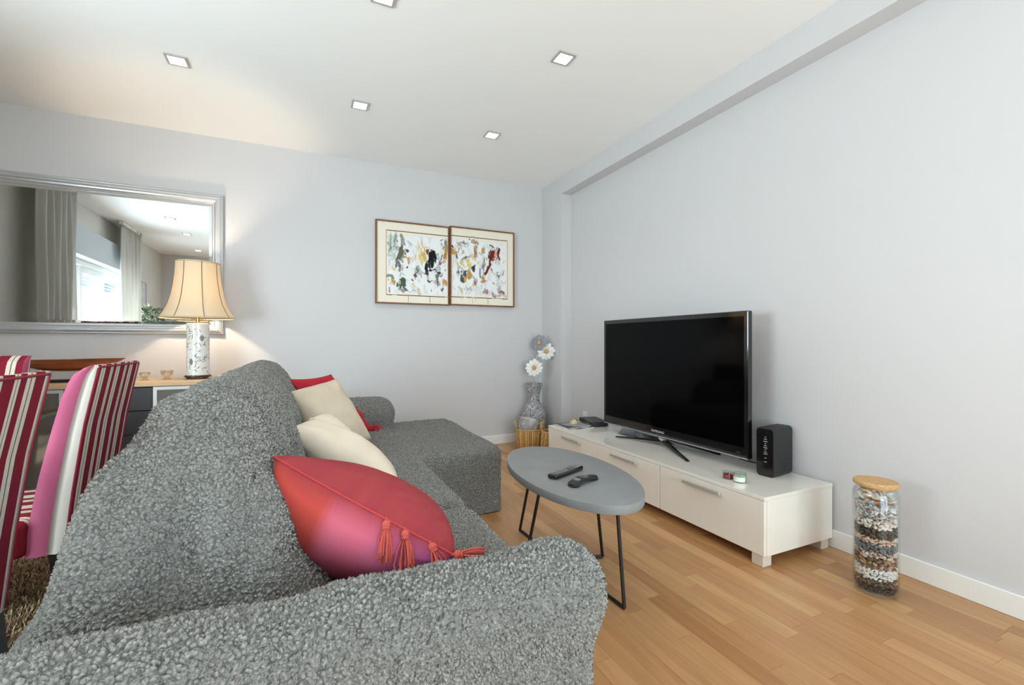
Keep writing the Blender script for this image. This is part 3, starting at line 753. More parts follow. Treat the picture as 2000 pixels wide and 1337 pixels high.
# ------------------------------------------------------------------ glass jar of shells
jx, jy, jr, jh = 2.208, 1.096, .080, .448
jar = thing('glass_jar', 'tall clear glass jar with cork lid filled with layered shells', 'jar', (jx, jy, 0))
JG = glass_mat('jar_glass', (251, 252, 251), 1.0)
add('glass', join(glathe([(.0, .004), (jr - .014, .002), (jr - .004, .008), (jr, .02), (jr, jh - .035), (jr - .006, jh - .018), (jr - .016, jh - .008), (jr - .016, jh)], 48, (jx, jy, 0)),
                  glathe([(jr - .020, jh), (jr - .020, jh - .010), (jr - .010, jh - .020), (jr - .005, jh - .037), (jr - .005, .022), (jr - .010, .012), (0, .010)], 48, (jx, jy, 0))), JG, jar, smooth='auto')
add('cork_lid', gsolid([(jr - .022, jh - .012), (jr - .022, jh), (jr - .004, jh), (jr - .002, jh + .003), (jr - .002, jh + .014), (jr - .006, jh + .018)], 44, (jx, jy, 0)),
    mat('cork', (200, 160, 112), .8, var=.2, vscale=120, bump=.3, bscale=250), jar, smooth='auto')
def shell_geo(kind, s, rr):
    if kind == 'scallop':
        n = 9; V = [(0, -.75, .0)]; top = []
        for i in range(n):
            a = math.radians(-75 + 150 * i / (n - 1)); V.append((math.sin(a) * .9, -.1 + math.cos(a) * .85 - .4, .0))
        for i in range(n):
            a = math.radians(-75 + 150 * i / (n - 1)); V.append((math.sin(a) * .5, -.25 + math.cos(a) * .45 - .25, .28 + .05 * (i % 2)))
        Fc = [(0, n + 1 + i, n + 2 + i) for i in range(n - 1)] + [(n + 1 + i, 1 + i, 2 + i, n + 2 + i) for i in range(n - 1)] + [(0, 1, n + 1), (0, 2 * n, n), tuple([0] + list(range(n, 0, -1)))]
    else:
        V, Fc = gsphere(1, (0, 0, 0), 7, 5, (1, .72, .38)); V = V.tolist()
    e = Euler((rr.uniform(-.9, .9), rr.uniform(-.9, .9), rr.uniform(0, 6.28)))
    return xf((np.array(V, float) * s, list(Fc)), e.to_matrix().to_4x4())
LAY = [(.014, .052, [(70, 62, 56), (48, 46, 46)], .011), (.052, .075, [(178, 148, 122), (120, 92, 76), (92, 84, 78)], .013), (.075, .118, [(240, 240, 238), (226, 224, 222)], .010),
       (.118, .165, [(120, 90, 70), (170, 128, 96), (190, 176, 168), (100, 84, 74)], .012), (.165, .185, [(214, 190, 176), (226, 206, 194)], .010),
       (.185, .222, [(92, 98, 108), (120, 126, 134)], .010), (.222, .245, [(220, 196, 178), (206, 178, 160)], .010), (.245, .285, [(58, 52, 50), (74, 66, 60)], .011),
       (.285, .315, [(232, 230, 228), (220, 206, 198)], .011), (.315, .372, [(200, 202, 206), (226, 222, 218), (188, 172, 160), (160, 160, 166)], .013)]
rr = random.Random(3); parts = {}
for z0, z1, cols, s in LAY:
    nl = max(2, int((z1 - z0) / (s * .7)))
    for j in range(nl):
        zc = z0 + (j + .5) * (z1 - z0) / nl
        for ring_r, cnt in ((jr - .006 - s * .75, int(6.28 * (jr - .02) / (s * 1.25))), (jr - .03, int(6.28 * .06 / (s * 1.6)))):
            for k in range(cnt):
                a = 6.283 * (k + rr.random() * .6) / cnt; zz = zc + rr.uniform(-.004, .004) + .006 * math.sin(a * 1.0 + 1.0)
                c = rr.choice(cols); g = mv(shell_geo('oval', s * rr.uniform(.75, 1.05), rr), (jx + ring_r * math.cos(a), jy + ring_r * math.sin(a), max(zz, .022)))
                parts.setdefault(c, []).append(g)
allg = []; allc = []
for c, gs in parts.items():
    g = join(*gs); allg.append(g); allc.append(np.repeat(CL(c)[None], len(g[0]), 0))
G = join(*allg); rel = np.hypot(G[0][:, 0] - jx, G[0][:, 1] - jy); lim = jr - .0065
sc = np.minimum(1, lim / np.maximum(rel, 1e-6)); G[0][:, 0] = jx + (G[0][:, 0] - jx) * sc; G[0][:, 1] = jy + (G[0][:, 1] - jy) * sc
sh = add('shell_layers', G, mat('shell_bits', vcol=True, rough=.6, var=.12, vscale=90), None, col=np.vstack(allc), kind='stuff')
tag(sh, 'layers of small shells, pebbles and dark gravel inside the glass jar', 'shells')
sp = random.Random(11); SCOL = [(240, 238, 232), (226, 206, 186), (196, 116, 78), (222, 196, 160), (212, 214, 220), (150, 92, 74)]
for k in range(34):
    a = sp.random() * 6.283; s = sp.uniform(.018, .026); r0 = (jr - .008 - s * .9) * (1 if sp.random() < .75 else sp.random())
    c = SCOL[sp.randrange(6)]; p = (jx + r0 * math.cos(a), jy + r0 * math.sin(a), .380 + .053 * (k / 34))
    g = mv(shell_geo('scallop' if k % 3 else 'oval', s * .92, sp), p)
    rel = np.hypot(g[0][:, 0] - jx, g[0][:, 1] - jy); q = np.minimum(1, lim / np.maximum(rel, 1e-6)); g[0][:, 0] = jx + (g[0][:, 0] - jx) * q; g[0][:, 1] = jy + (g[0][:, 1] - jy) * q
    g[0][:, 2] = np.minimum(g[0][:, 2], jh - .014)
    tag(add('seashell', g, mat('seashell_%d' % SCOL.index(c), c, .5, var=.15, vscale=120)), ['white', 'cream', 'rust orange', 'sand coloured', 'pale grey', 'brown'][SCOL.index(c)] + (' scallop shell' if k % 3 else ' rounded shell') + ' near the top of the glass jar', 'seashell', 'large shells at the top of the jar')

# ------------------------------------------------------------------ corner: vase, daisies, baskets
vx, vy = 2.172, 4.15
def vase_mat():
    m = bpy.data.materials.new('carved_vase'); m.use_nodes = True; nt = m.node_tree; N = nt.nodes; L = nt.links; b = N['Principled BSDF']; b.inputs['Roughness'].default_value = .6
    tc = N.new('ShaderNodeTexCoord'); n = N.new('ShaderNodeTexNoise'); n.inputs['Scale'].default_value = 16; n.inputs['Detail'].default_value = 1; n.inputs['Distortion'].default_value = 2.2
    L.new(tc.outputs['Object'], n.inputs['Vector'])
    m1 = N.new('ShaderNodeMath'); m1.operation = 'MULTIPLY'; m1.inputs[1].default_value = 9; f1 = N.new('ShaderNodeMath'); f1.operation = 'PINGPONG'; f1.inputs[1].default_value = .5
    L.new(n.outputs['Fac'], m1.inputs[0]); L.new(m1.outputs[0], f1.inputs[0])
    cr = N.new('ShaderNodeValToRGB'); cr.color_ramp.elements[0].color = lin((62, 62, 66)) + (1,); cr.color_ramp.elements[1].color = lin((206, 206, 208)) + (1,)
    cr.color_ramp.elements[0].position = .12; cr.color_ramp.elements[1].position = .36; L.new(f1.outputs[0], cr.inputs[0]); L.new(cr.outputs[0], b.inputs['Base Color'])
    bp = N.new('ShaderNodeBump'); bp.inputs['Distance'].default_value = .004; bp.inputs['Strength'].default_value = .7; L.new(f1.outputs[0], bp.inputs['Height']); L.new(bp.outputs[0], b.inputs['Normal'])
    return m
vase = thing('floor_vase', 'grey carved floor vase with flared neck in room corner', 'vase', (vx, vy, 0))
prof = [(.0, 0), (.07, 0), (.078, .01), (.10, .10), (.128, .22), (.132, .28), (.122, .34), (.092, .40), (.062, .44), (.052, .47), (.054, .50), (.066, .55), (.080, .60), (.088, .628), (.086, .632), (.080, .628), (.060, .55), (.048, .48), (.05, .45)]
add('body', glathe(prof, 48, (vx, vy, 0)), vase_mat(), vase, smooth=True)
STEM = mat('stem_white', (196, 198, 196), .7)
def daisy(c, nrm, R, petal_c, lab, seed):
    rr = random.Random(seed); c = Vector(c); nrm = Vector(nrm).normalized()
    t = thing('artificial_daisy', lab, 'flower', (vx, vy, .50), 'daisies in the floor vase')
    q = nrm.to_track_quat('Z', 'Y').to_matrix().to_4x4(); M0 = Matrix.Translation(c) @ q
    n = 12; pm = mat('petal_%d' % petal_c[0], petal_c, .8)
    for k in range(n):
        a = 6.283 * k / n + rr.uniform(-.08, .08); L = R * rr.uniform(.9, 1.05); w = R * .25; V = []; Fc = []
        for i in range(5):
            s = i / 4; ww = w * math.sin(math.pi * (.16 + .72 * s)); zz = .10 * R * math.sin(s * 2.6) - .06 * R * s
            x = R * .18 + (L - R * .18) * s
            V += [(x, -ww, zz), (x, 0, zz - .02 * R), (x, ww, zz)]
        for i in range(4):
            for j in range(2): Fc.append((i * 3 + j, i * 3 + j + 1, (i + 1) * 3 + j + 1, (i + 1) * 3 + j))
        p = add('petal', xf((np.array(V), Fc), M0 @ Matrix.Rotation(a, 4, 'Z')), pm, t, smooth=True)
        sm = p.modifiers.new('thick', 'SOLIDIFY'); sm.thickness = .0015
    add('flower_centre', xf(gsphere(R * .26, (0, 0, .05 * R), 14, 10, (1, 1, .6)), M0), mat('daisy_centre', (206, 158, 100), .9, bump=.5, bscale=300), t, smooth=True)
    base = Vector((vx + rr.uniform(-.02, .02), vy + rr.uniform(-.02, .02), .50)); mid = base.lerp(c, .55) + Vector((rr.uniform(-.01, .01), .01, 0))
    add('stem', gtube([base, base.lerp(mid, .5) + Vector((0, 0, .01)), mid, c - nrm * R * .12], .0035, 7), STEM, t, smooth=True)
def at_y(px, py, y):
    a = (px - CX) / F; b = (CY - py) / F; s, c = math.sin(YAW), math.cos(YAW); t = y / (c - a * s)
    return (t * (s + a * c), y, H + b * t)
daisy(at_y(1053, 669, 4.12), (-.75, -.6, .25), .088, (150, 154, 162), 'grey artificial daisy, topmost in the floor vase', 1)
daisy(at_y(1067, 686, 4.08), (-.42, -.85, .15), .095, (240, 240, 240), 'white artificial daisy just below the grey one', 2)
daisy(at_y(1043, 718, 4.06), (-.45, -.85, .2), .092, (242, 242, 240), 'white artificial daisy hanging lowest over the vase rim', 3)
WICK = [mat('wicker_a', (196, 152, 92), .85, var=.2, vscale=60), mat('wicker_b', (178, 132, 76), .85, var=.2, vscale=60), mat('wicker_c', (208, 170, 112), .85, var=.2, vscale=60)]
def basket(cx, cy, r0, r1, h, label, rot, ns):
    t = thing('wicker_basket', label, 'basket', (cx, cy, 0), 'wicker baskets in the corner')
    add('liner', join(glathe([(0, .004), (r0 - .006, .004), (r1 - .006, h)], 32, (cx, cy, 0)), glathe([(r1 - .009, h), (r0 - .009, .008), (0, .008)], 32, (cx, cy, 0))), WICK[1], t, smooth='auto')
    for k in range(ns):
        a = 6.283 * k / ns; c, s = math.cos(a), math.sin(a)
        add('cane', gtube([(cx + (r0 - .002) * c, cy + (r0 - .002) * s, .005), (cx + ((r0 + r1) / 2 + .002) * c, cy + ((r0 + r1) / 2 + .002) * s, h / 2), (cx + (r1 - .001) * c, cy + (r1 - .001) * s, h - .004)], 6.283 * r1 / ns * .48, 5), WICK[k % 3], t, smooth=True)
    ring = [(cx + r1 * math.cos(6.283 * k / 32), cy + r1 * math.sin(6.283 * k / 32), h + .002 * math.sin(k * 2)) for k in range(33)]
    add('rim', gtube(ring, .006, 7), WICK[2], t, smooth=True)
    for sgn in (0, math.pi):
        a0 = rot + sgn; pts = []
        for k in range(9):
            u = k / 8; an = a0 + (u - .5) * .9; rr_ = r1 + .006 + .012 * math.sin(math.pi * u); pts.append((cx + rr_ * math.cos(an), cy + rr_ * math.sin(an), h - .01 + .085 * math.sin(math.pi * u)))
        add('handle', gtube(pts, .006, 7), WICK[2], t, smooth=True)
basket(2.0, 3.925, .105, .122, .215, 'tapered wicker basket holding a plastic bag beside the vase', 2.7, 36)
basket(2.105, 3.675, .098, .084, .225, 'narrow wicker basket squeezed between vase and television bench', 2.2, 30)
# plastic bag in the basket
bm = bmesh.new(); bmesh.ops.create_grid(bm, x_segments=14, y_segments=14, size=1)
gV, gF = bm_geo(bm); gx, gy = gV[:, 0].copy(), gV[:, 1].copy()
nz_ = vnoise(gx * 3 + 8, gy * 3 + 8, 9)
bagf = np.stack([gx * .085 * (1 + .1 * gy), -.035 * (1 - gx ** 2) - .03 * (nz_ - .5), gy * .10 * (1 - .06 * gx * (gy > 0))], 1); bagb = bagf.copy(); bagb[:, 1] = .035 * (1 - gx ** 2) + .02 * nz_
Mg = Matrix.Translation((1.985, 3.925, .215)) @ Matrix.Rotation(math.radians(-32), 4, 'Z') @ Matrix.Rotation(math.radians(8), 4, 'Y')
bag = thing('plastic_bag', 'crumpled translucent grey bag standing in the tapered basket', 'bag', (1.985, 3.925, .12))
add('bag_film', xf(join((bagf, gF), (bagb, [f[::-1] for f in gF])), Mg), mat('bag_film', (178, 172, 172), .35, var=.2, vscale=30), bag, smooth=True)
add('folded_top', xf(gbox((-.08, -.012, .082), (.075, .012, .104), .006, 2), Mg), mat('bag_fold', (206, 206, 204), .4), bag)

# ------------------------------------------------------------------ pictures
def paint_panel(strokes, nx, ny, x_border, seed):
    u, v = np.meshgrid(np.linspace(0, 1, nx), np.linspace(0, 1, ny), indexing='ij')
    C = np.repeat(np.repeat(CL((240, 232, 216))[None, None], nx, 0), ny, 1)
    lo, hi = x_border; T0, T1 = .105, .905
    ins = (u > lo) & (u < hi) & (v > T0) & (v < T1)
    n1 = vnoise(u * 9, v * 7, seed); n2 = vnoise(u * 26, v * 14, seed + 1); n3 = vnoise(u * 50, v * 50, seed + 2)
    wash = CL((236, 238, 240))[None, None] * (1 - .22 * np.clip(n2 - .55, 0, 1)[..., None] * 2)
    rag = (u > lo + .02 + .02 * n3) & (u < hi - .02 - .02 * n3) & (v > T0 + .03 + .03 * n1) & (v < T1 - .02 - .02 * n2)
    C = np.where((ins & rag)[..., None], wash, C)
    rs = random.Random(seed); PAL = [BK, GR, (70, 76, 74), OC, YL, (232, 234, 236), (240, 240, 240), RB, (96, 110, 96), (170, 174, 176), (240, 240, 238)]
    small = [(rs.choice(PAL), rs.uniform(max(lo, 0) + .03, min(hi, 1) - .03), rs.uniform(.16, .86), rs.uniform(.006, .03), rs.uniform(.008, .05), rs.uniform(-.5, .5), rs.uniform(.35, .85)) for _ in range(110)]
    for i, (c, cu, cv, ru, rv, an, al) in enumerate(small[:60] + list(strokes) + small[60:]):
        du = u - cu + (n1 - .5) * .06 + (vnoise(u * 22 + i, v * 22, seed + 9 + i) - .5) * .045; dv = v - cv + (n2 - .5) * .06
        ca, sa = math.cos(an), math.sin(an); a = (du * ca + dv * sa) / ru; b = (-du * sa + dv * ca) / rv
        d = np.abs(a) ** 2.4 + np.abs(b) ** 2.4 + (vnoise(u * 44 + 3 * i, v * 9 + i, seed + 40 + i) - .5) * 1.9 + (n3 - .5) * .8
        k = np.clip((1.0 - d) * 3.0, 0, 1) * al * ins
        C = C * (1 - k[..., None]) + CL(c)[None, None] * k[..., None]
    lw = .0055
    wv = (n1 - .5) * .006
    for cond in ((np.abs(v - T0 + wv) < lw) & (u > lo) & (u < hi), (np.abs(v - T1 + wv) < lw * .8) & (u > lo) & (u < hi), (np.abs(u - lo) < lw * .7) & (v > T0) & (v < T1) & (lo > 0), (np.abs(u - hi) < lw * .8) & (v > T0) & (v < T1) & (hi < 1)):
        C = np.where(cond[..., None], CL((96, 66, 50)), C)
    return u, v, C
BK, OL, GN, OC, RB, GR, YL = (24, 24, 26), (84, 88, 62), (52, 76, 62), (190, 136, 52), (112, 44, 30), (140, 144, 148), (222, 196, 110)
SL = [((196, 206, 200), .2, .28, .07, .2, 0, .8), ((120, 136, 120), .17, .22, .012, .17, 0, .7), ((110, 130, 116), .25, .2, .014, .12, .1, .7), ((96, 110, 92), .35, .22, .05, .08, .3, .7), (OL, .33, .37, .05, .08, .5, .95), (BK, .29, .46, .022, .08, 0, .9), (GR, .31, .5, .05, .05, 0, .5), (BK, .41, .33, .025, .028, .4, .9),
      (YL, .55, .33, .018, .14, 0, .8), ((226, 178, 96), .62, .30, .015, .10, 0, .8), (YL, .64, .36, .035, .12, .05, .8), (RB, .695, .32, .03, .042, .2, .95), (BK, .755, .44, .065, .11, .25, 1), (BK, .79, .36, .04, .06, -.2, 1), (BK, .70, .55, .035, .12, .1, 1), (BK, .82, .58, .085, .016, .15, .95), (BK, .74, .71, .05, .012, .2, .9), (BK, .85, .66, .012, .08, 0, .8), (GR, .86, .45, .03, .12, 0, .6), (GR, .58, .62, .05, .09, .3, .65), (BK, .56, .60, .012, .07, .1, .7),
      ((236, 238, 240), .30, .64, .11, .09, 0, 1), (BK, .435, .54, .03, .012, -.4, .9), ((240, 240, 240), .42, .5, .09, .05, .3, .9), (OC, .20, .735, .05, .035, 0, .95), (GN, .34, .755, .075, .05, -.2, .95), (GN, .36, .83, .07, .03, 0, .6), (BK, .18, .84, .03, .03, 0, .85), (BK, .50, .70, .018, .014, .5, .9), (GR, .55, .86, .1, .012, .1, .5), (OC, .97, .33, .03, .14, 0, .95), ((150, 110, 80), .91, .24, .03, .04, 0, .8), (GR, .94, .22, .02, .05, 0, .9), (BK, .93, .37, .035, .03, 0, .95), (BK, .95, .46, .014, .03, .3, .8), (BK, .88, .42, .008, .04, 0, .7), (OC, .95, .53, .03, .02, 0, .8), (OC, .94, .73, .03, .045, 0, .85), (GN, .93, .8, .014, .05, 0, .85), (BK, .90, .63, .02, .02, .3, .6), (BK, .74, .82, .012, .025, .3, .7)]
SR = [(OC, .05, .33, .055, .07, .2, .95), (OC, .11, .26, .018, .05, .2, .9), (BK, .05, .25, .032, .018, .4, 1), ((100, 112, 116), .23, .185, .075, .012, .05, .85), (GR, .22, .22, .08, .01, .1, .6), (BK, .31, .13, .018, .014, .3, .9), (OC, .385, .24, .022, .13, .05, .9), ((150, 100, 80), .39, .16, .05, .03, 0, .7), (OC, .50, .28, .055, .045, 0, .9), (GR, .505, .47, .026, .11, .05, .95), ((60, 66, 72), .50, .5, .012, .08, .05, .9),
      (RB, .60, .47, .035, .12, .35, 1), (RB, .64, .34, .045, .09, .3, 1), (RB, .64, .2, .045, .022, 0, .95), (RB, .74, .27, .018, .11, .05, 1), (RB, .72, .375, .045, .012, 0, .9), ((206, 140, 110), .68, .3, .012, .1, .1, .8), (BK, .23, .40, .05, .02, -.4, .75), (BK, .19, .44, .01, .03, 0, .6), ((60, 50, 60), .27, .38, .03, .012, -.2, .7), (BK, .335, .5, .018, .045, .3, .95), (BK, .36, .48, .03, .012, -.7, .85), (YL, .27, .48, .02, .07, 0, .9), (YL, .20, .46, .022, .05, 0, .8), (OC, .12, .5, .014, .06, 0, .7), (OC, .26, .62, .045, .08, .2, .9), ((214, 168, 76), .22, .68, .05, .03, 0, .8),
      ((64, 78, 76), .15, .60, .06, .055, 0, .95), (BK, .14, .60, .012, .04, .3, .8), (GN, .19, .67, .03, .035, 0, .95), (BK, .24, .70, .05, .01, .1, .8), (OC, .50, .62, .045, .03, .5, .9), ((206, 130, 50), .52, .68, .04, .04, .3, .9), ((130, 70, 60), .56, .66, .018, .03, 0, .7), (BK, .645, .52, .012, .028, 0, .85), ((150, 120, 130), .82, .52, .014, .05, .1, .6), (GR, .73, .60, .03, .02, .5, .7), (BK, .72, .61, .01, .02, .3, .6), (GR, .76, .70, .05, .03, .2, .35), ((140, 84, 74), .54, .83, .045, .04, 0, .75), ((110, 60, 66), .70, .86, .04, .03, 0, .7), (RB, .82, .81, .05, .022, .1, .85), ((214, 178, 166), .80, .86, .07, .022, 0, .7), (BK, .81, .845, .04, .006, 0, .85), (GR, .28, .78, .05, .03, .6, .5), (BK, .23, .8, .012, .02, .3, .5), (BK, .12, .77, .012, .01, 0, .5), (YL, .35, .36, .03, .05, 0, .7)]
PWOOD = mat('picture_wood', (122, 78, 46), .5, var=.2, vscale=30, aniso=(1, 1, 1))
PAINT = mat('painted_paper', vcol=True, rough=.75, spec=.2, bump=.15, bscale=250)
def picture(x0, x1, z0, z1, strokes, lob, drips, label, seed):
    t = thing('framed_painting', label, 'painting', ((x0 + x1) / 2, YB - .02, z0), 'pair of abstract paintings')
    fw, y0, y1 = .013, YB - .036, YB - .002
    add('frame', join(gbox((x0, y0, z0), (x0 + fw, y1, z1)), gbox((x1 - fw, y0, z0), (x1, y1, z1)), gbox((x0 + fw, y0, z0), (x1 - fw, y1, z0 + fw)), gbox((x0 + fw, y0, z1 - fw), (x1 - fw, y1, z1))), PWOOD, t)
    nx, ny = 170, 186; u, v, C = paint_panel(strokes, nx, ny, lob, seed)
    for du, vl, w, c in drips:
        C = np.where(((np.abs(u - du) < w) & (v > .90) & (v < vl))[..., None], CL(c), C)
    a, b = x0 + fw - .001, x1 - fw + .001; c, d = z0 + fw - .001, z1 - fw + .001
    V = np.stack([a + (b - a) * u, np.full_like(u, y0 + .010), d - (d - c) * v], -1).reshape(-1, 3)
    I = np.arange(nx * ny).reshape(nx, ny); Q = np.stack([I[:-1, :-1], I[:-1, 1:], I[1:, 1:], I[1:, :-1]], -1).reshape(-1, 4)
    add('canvas', (V, [tuple(q) for q in Q.tolist()]), PAINT, t, col=C.reshape(-1, 3))
    add('backing_board', gbox((a, y0 + .014, c), (b, y1 - .003, d)), mat('backing', (150, 120, 90), .9), t)
picture(.612, 1.312, 1.412, 2.185, SL, (.125, 1.01), [(.425, .985, .003, (110, 110, 100)), (.735, .99, .0045, (50, 54, 60)), (.24, .94, .002, (180, 160, 130))], 'abstract framed painting with large black shape beside the mirror end', 21)
picture(1.320, 2.018, 1.418, 2.198, SR, (-.01, .905), [(.33, .98, .0025, (190, 150, 130)), (.38, .96, .002, (200, 180, 150)), (.58, .985, .004, (70, 50, 50)), (.16, .95, .002, (190, 170, 140))], 'abstract framed painting with rust red stroke near room corner', 33)

# ------------------------------------------------------------------ mirror
mx0, mx1, mz0, mz1 = -2.22, -.578, 1.115, 2.238
MF = mat('silver_frame', (200, 201, 204), .32, .55)
MIR = mat('mirror_glass', (226, 230, 232), .015, 1.0)
mr_ = thing('wall_mirror', 'wide wall mirror with a stepped silver frame above sideboard', 'mirror', ((mx0 + mx1) / 2, YB - .02, mz0))
def ring(x0, x1, z0, z1, prof):
    """moulding: prof = list of (inset, depth from the wall)"""
    V = []; Fc = []
    for ins, dep in prof:
        V += [(x0 + ins, YB - dep, z0 + ins), (x1 - ins, YB - dep, z0 + ins), (x1 - ins, YB - dep, z1 - ins), (x0 + ins, YB - dep, z1 - ins)]
    for j in range(len(prof) - 1):
        for k in range(4):
            l = (k + 1) % 4; Fc.append((j * 4 + k, j * 4 + l, (j + 1) * 4 + l, (j + 1) * 4 + k))
    return np.array(V), Fc
add('frame', ring(mx0, mx1, mz0, mz1, [(0, .001), (0, .022), (.006, .027), (.012, .026), (.016, .031), (.028, .036), (.036, .035), (.040, .028), (.046, .029), (.056, .026), (.064, .017), (.072, .018), (.078, .014), (.080, .006)]), MF, mr_)
add('bevel', ring(mx0, mx1, mz0, mz1, [(.079, .0095), (.100, .0125)]), MIR, mr_)
add('mirror_glass', gbox((mx0 + .099, YB - .0125, mz0 + .099), (mx1 - .099, YB - .003, mz1 - .099)), MIR, mr_)

# ------------------------------------------------------------------ sideboard and what stands on it
SX0, SX1, SY0, SY1, SZ = -1.85, -.47, 3.85, 4.315, .78
OAK = mat('pale_oak', (214, 180, 142), .45, var=.08, vscale=6, aniso=(2, 30, 30)); DARK = mat('dark_lacquer', (50, 46, 50), .4); ALU = mat('white_aluminium', (226, 226, 226), .35, .2)
SMOKE = mat('smoked_glass', (118, 112, 104), .08, coat=.5)
sbd = thing('sideboard', 'sideboard with pale oak top, dark drawers and framed glass doors', 'sideboard', ((SX0 + SX1) / 2, 4.08, 0))
add('oak_top', gbox((SX0 - .01, SY0 - .01, SZ - .030), (SX1 + .01, SY1, SZ), .002, 1), OAK, sbd)
add('carcass', join(gbox((SX0, SY0 + .02, .10), (SX0 + .02, SY1, SZ - .03)), gbox((SX1 - .02, SY0 + .02, .10), (SX1, SY1, SZ - .03)), gbox((SX0 + .02, SY0 + .02, .10), (SX1 - .02, SY1, .12)),
                    gbox((SX0 + .02, SY1 - .02, .12), (SX1 - .02, SY1, SZ - .03)), gbox((-1.395, SY0 + .02, .12), (-1.38, SY1 - .02, SZ - .03)), gbox((-.937, SY0 + .02, .12), (-.922, SY1 - .02, SZ - .03))), DARK, sbd)
for a, b in ((SX0 + .003, -1.390), (-.927, SX1 - .003)):
    fw = .022
    d = add('door', join(gbox((a, SY0, .105), (a + fw, SY0 + .018, SZ - .034)), gbox((b - fw, SY0, .105), (b, SY0 + .018, SZ - .034)), gbox((a + fw, SY0, .105), (b - fw, SY0 + .018, .105 + fw)), gbox((a + fw, SY0, SZ - .034 - fw), (b - fw, SY0 + .018, SZ - .034))), ALU, sbd)
    add('glass_panel', gbox((a + fw, SY0 + .005, .105 + fw), (b - fw, SY0 + .012, SZ - .034 - fw)), SMOKE, d)
nd = 4; dh = (SZ - .034 - .105) / nd
for k in range(nd):
    d = add('drawer', gbox((-1.387, SY0, .105 + k * dh + .002), (-.930, SY0 + .018, .105 + (k + 1) * dh - .002), .002, 1), DARK, sbd)
    add('handle', gbox((-1.20, SY0 - .012, .105 + (k + .9) * dh - .004), (-1.12, SY0, .105 + (k + .9) * dh + .002), .002, 1), STEEL, d)
for x in (SX0 + .03, SX1 - .08):
    for y in (SY0 + .03, SY1 - .08): add('leg', gbox((x, y, 0), (x + .05, y + .05, .10), .003, 1), DARK, sbd)

# table lamp
lx, ly = -.709, 4.075
tl = thing('table_lamp', 'lit table lamp with bell shade and inked white porcelain base', 'lamp', (lx, ly, SZ))
LW = mat('dark_rosewood', (58, 30, 22), .3)
pts = []
add('foot', gsolid([(.078, SZ + .012), (.086, SZ + .016), (.086, SZ + .024), (.078, SZ + .028)], 32, (lx, ly, 0)), LW, tl, smooth='auto')
for k in range(4):
    a = math.pi / 4 + k * math.pi / 2; add('foot_leg', gtube([(lx + .076 * math.cos(a), ly + .076 * math.sin(a), SZ + .005), (lx + .070 * math.cos(a), ly + .070 * math.sin(a), SZ + .018)], [.009, .014], 8), LW, tl, smooth='auto')
nA, nZ = 220, 190; br, bz0, bz1 = .072, SZ + .027, 1.195
aa = np.linspace(0, 2 * np.pi, nA, endpoint=False); zz = np.linspace(0, 1, nZ); A, Z = np.meshgrid(aa, zz, indexing='ij')
rad = br * (1 - .06 * np.clip((Z - .975) / .025, 0, 1) ** 2)
Vb = np.stack([lx + rad * np.cos(A), ly + rad * np.sin(A), bz0 + (bz1 - bz0) * Z], -1).reshape(-1, 3)
I = np.arange(nA * nZ).reshape(nA, nZ); I2 = np.roll(I, -1, 0)
Q = np.stack([I[:, :-1], I2[:, :-1], I2[:, 1:], I[:, 1:]], -1).reshape(-1, 4)
ink = np.zeros_like(A); arc = A * br; hz = Z * (bz1 - bz0)
rl = random.Random(5)
def stroke(p0, p1, w):
    global ink
    d = np.array(p1) - np.array(p0); px = np.mod(arc - p0[0] + math.pi * br, 2 * math.pi * br) - math.pi * br; pz = hz - p0[1]
    t = np.clip((px * d[0] + pz * d[1]) / max(d @ d, 1e-9), 0, 1); dist = np.hypot(px - t * d[0], pz - t * d[1]); ink = np.maximum(ink, np.clip((w - dist) / .0012 + .5, 0, 1) * .85)
for k in range(150):
    p = np.array((rl.random() * 2 * math.pi * br, rl.uniform(.02, .35))); ang = rl.uniform(-.6, .6)
    for j in range(rl.randrange(2, 5)):
        ang += rl.uniform(-1.4, 1.4); q = p + np.array((math.cos(ang), math.sin(ang))) * rl.uniform(.006, .020); q[1] = min(max(q[1], .012), .362); stroke(p, q, rl.uniform(.0012, .0026)); p = q
ca_ = math.atan2(-ly, -lx)      # the side turned to the room
for da, z in ((.35, .275), (-.62, .10), (2.4, .2), (-2.3, .27), (3.0, .09)):
    px = (np.mod(A - ca_ - da + np.pi, 2 * np.pi) - np.pi) * br; e = (np.abs(px) / .016) ** 1.5 + (np.abs(hz - z) / .026) ** 1.5; ink = np.maximum(ink, np.clip((1 - e) * 5, 0, 1) * .75)
Cb = CL((240, 240, 238))[None, None] * (1 - ink[..., None]) + CL((58, 62, 66))[None, None] * ink[..., None]
add('porcelain_base', (Vb, [tuple(q) for q in Q.tolist()]), mat('porcelain', vcol=True, rough=.15, coat=.5), tl, smooth=True, col=Cb.reshape(-1, 3))
add('base_cap', gsolid([(.067, 1.190), (.066, 1.197), (.015, 1.199)], 28, (lx, ly, 0)), mat('brass', (190, 150, 90), .3, .9), tl, smooth='auto')
add('socket_stem', gsolid([(.012, 1.198), (.012, 1.30), (.018, 1.31), (.018, 1.35)], 16, (lx, ly, 0)), mat('brass', (190, 150, 90), .3, .9), tl, smooth='auto')
add('bulb', gsphere(.03, (lx, ly, 1.385), 16, 12, (1, 1, 1.25)), mat('bulb_glow', (255, 224, 180), .5, emit=18.0), tl, smooth=True)
shp = [(.238, 1.232), (.212, 1.275), (.186, 1.33), (.166, 1.40), (.152, 1.48), (.143, 1.56), (.139, 1.645)]
def shade_r(z):
    return float(np.interp(z, [p[1] for p in shp], [p[0] for p in shp]))
zs = np.linspace(1.232, 1.645, 22)
SHADE = translucent_mat('shade_silk', (244, 232, 210), .5)
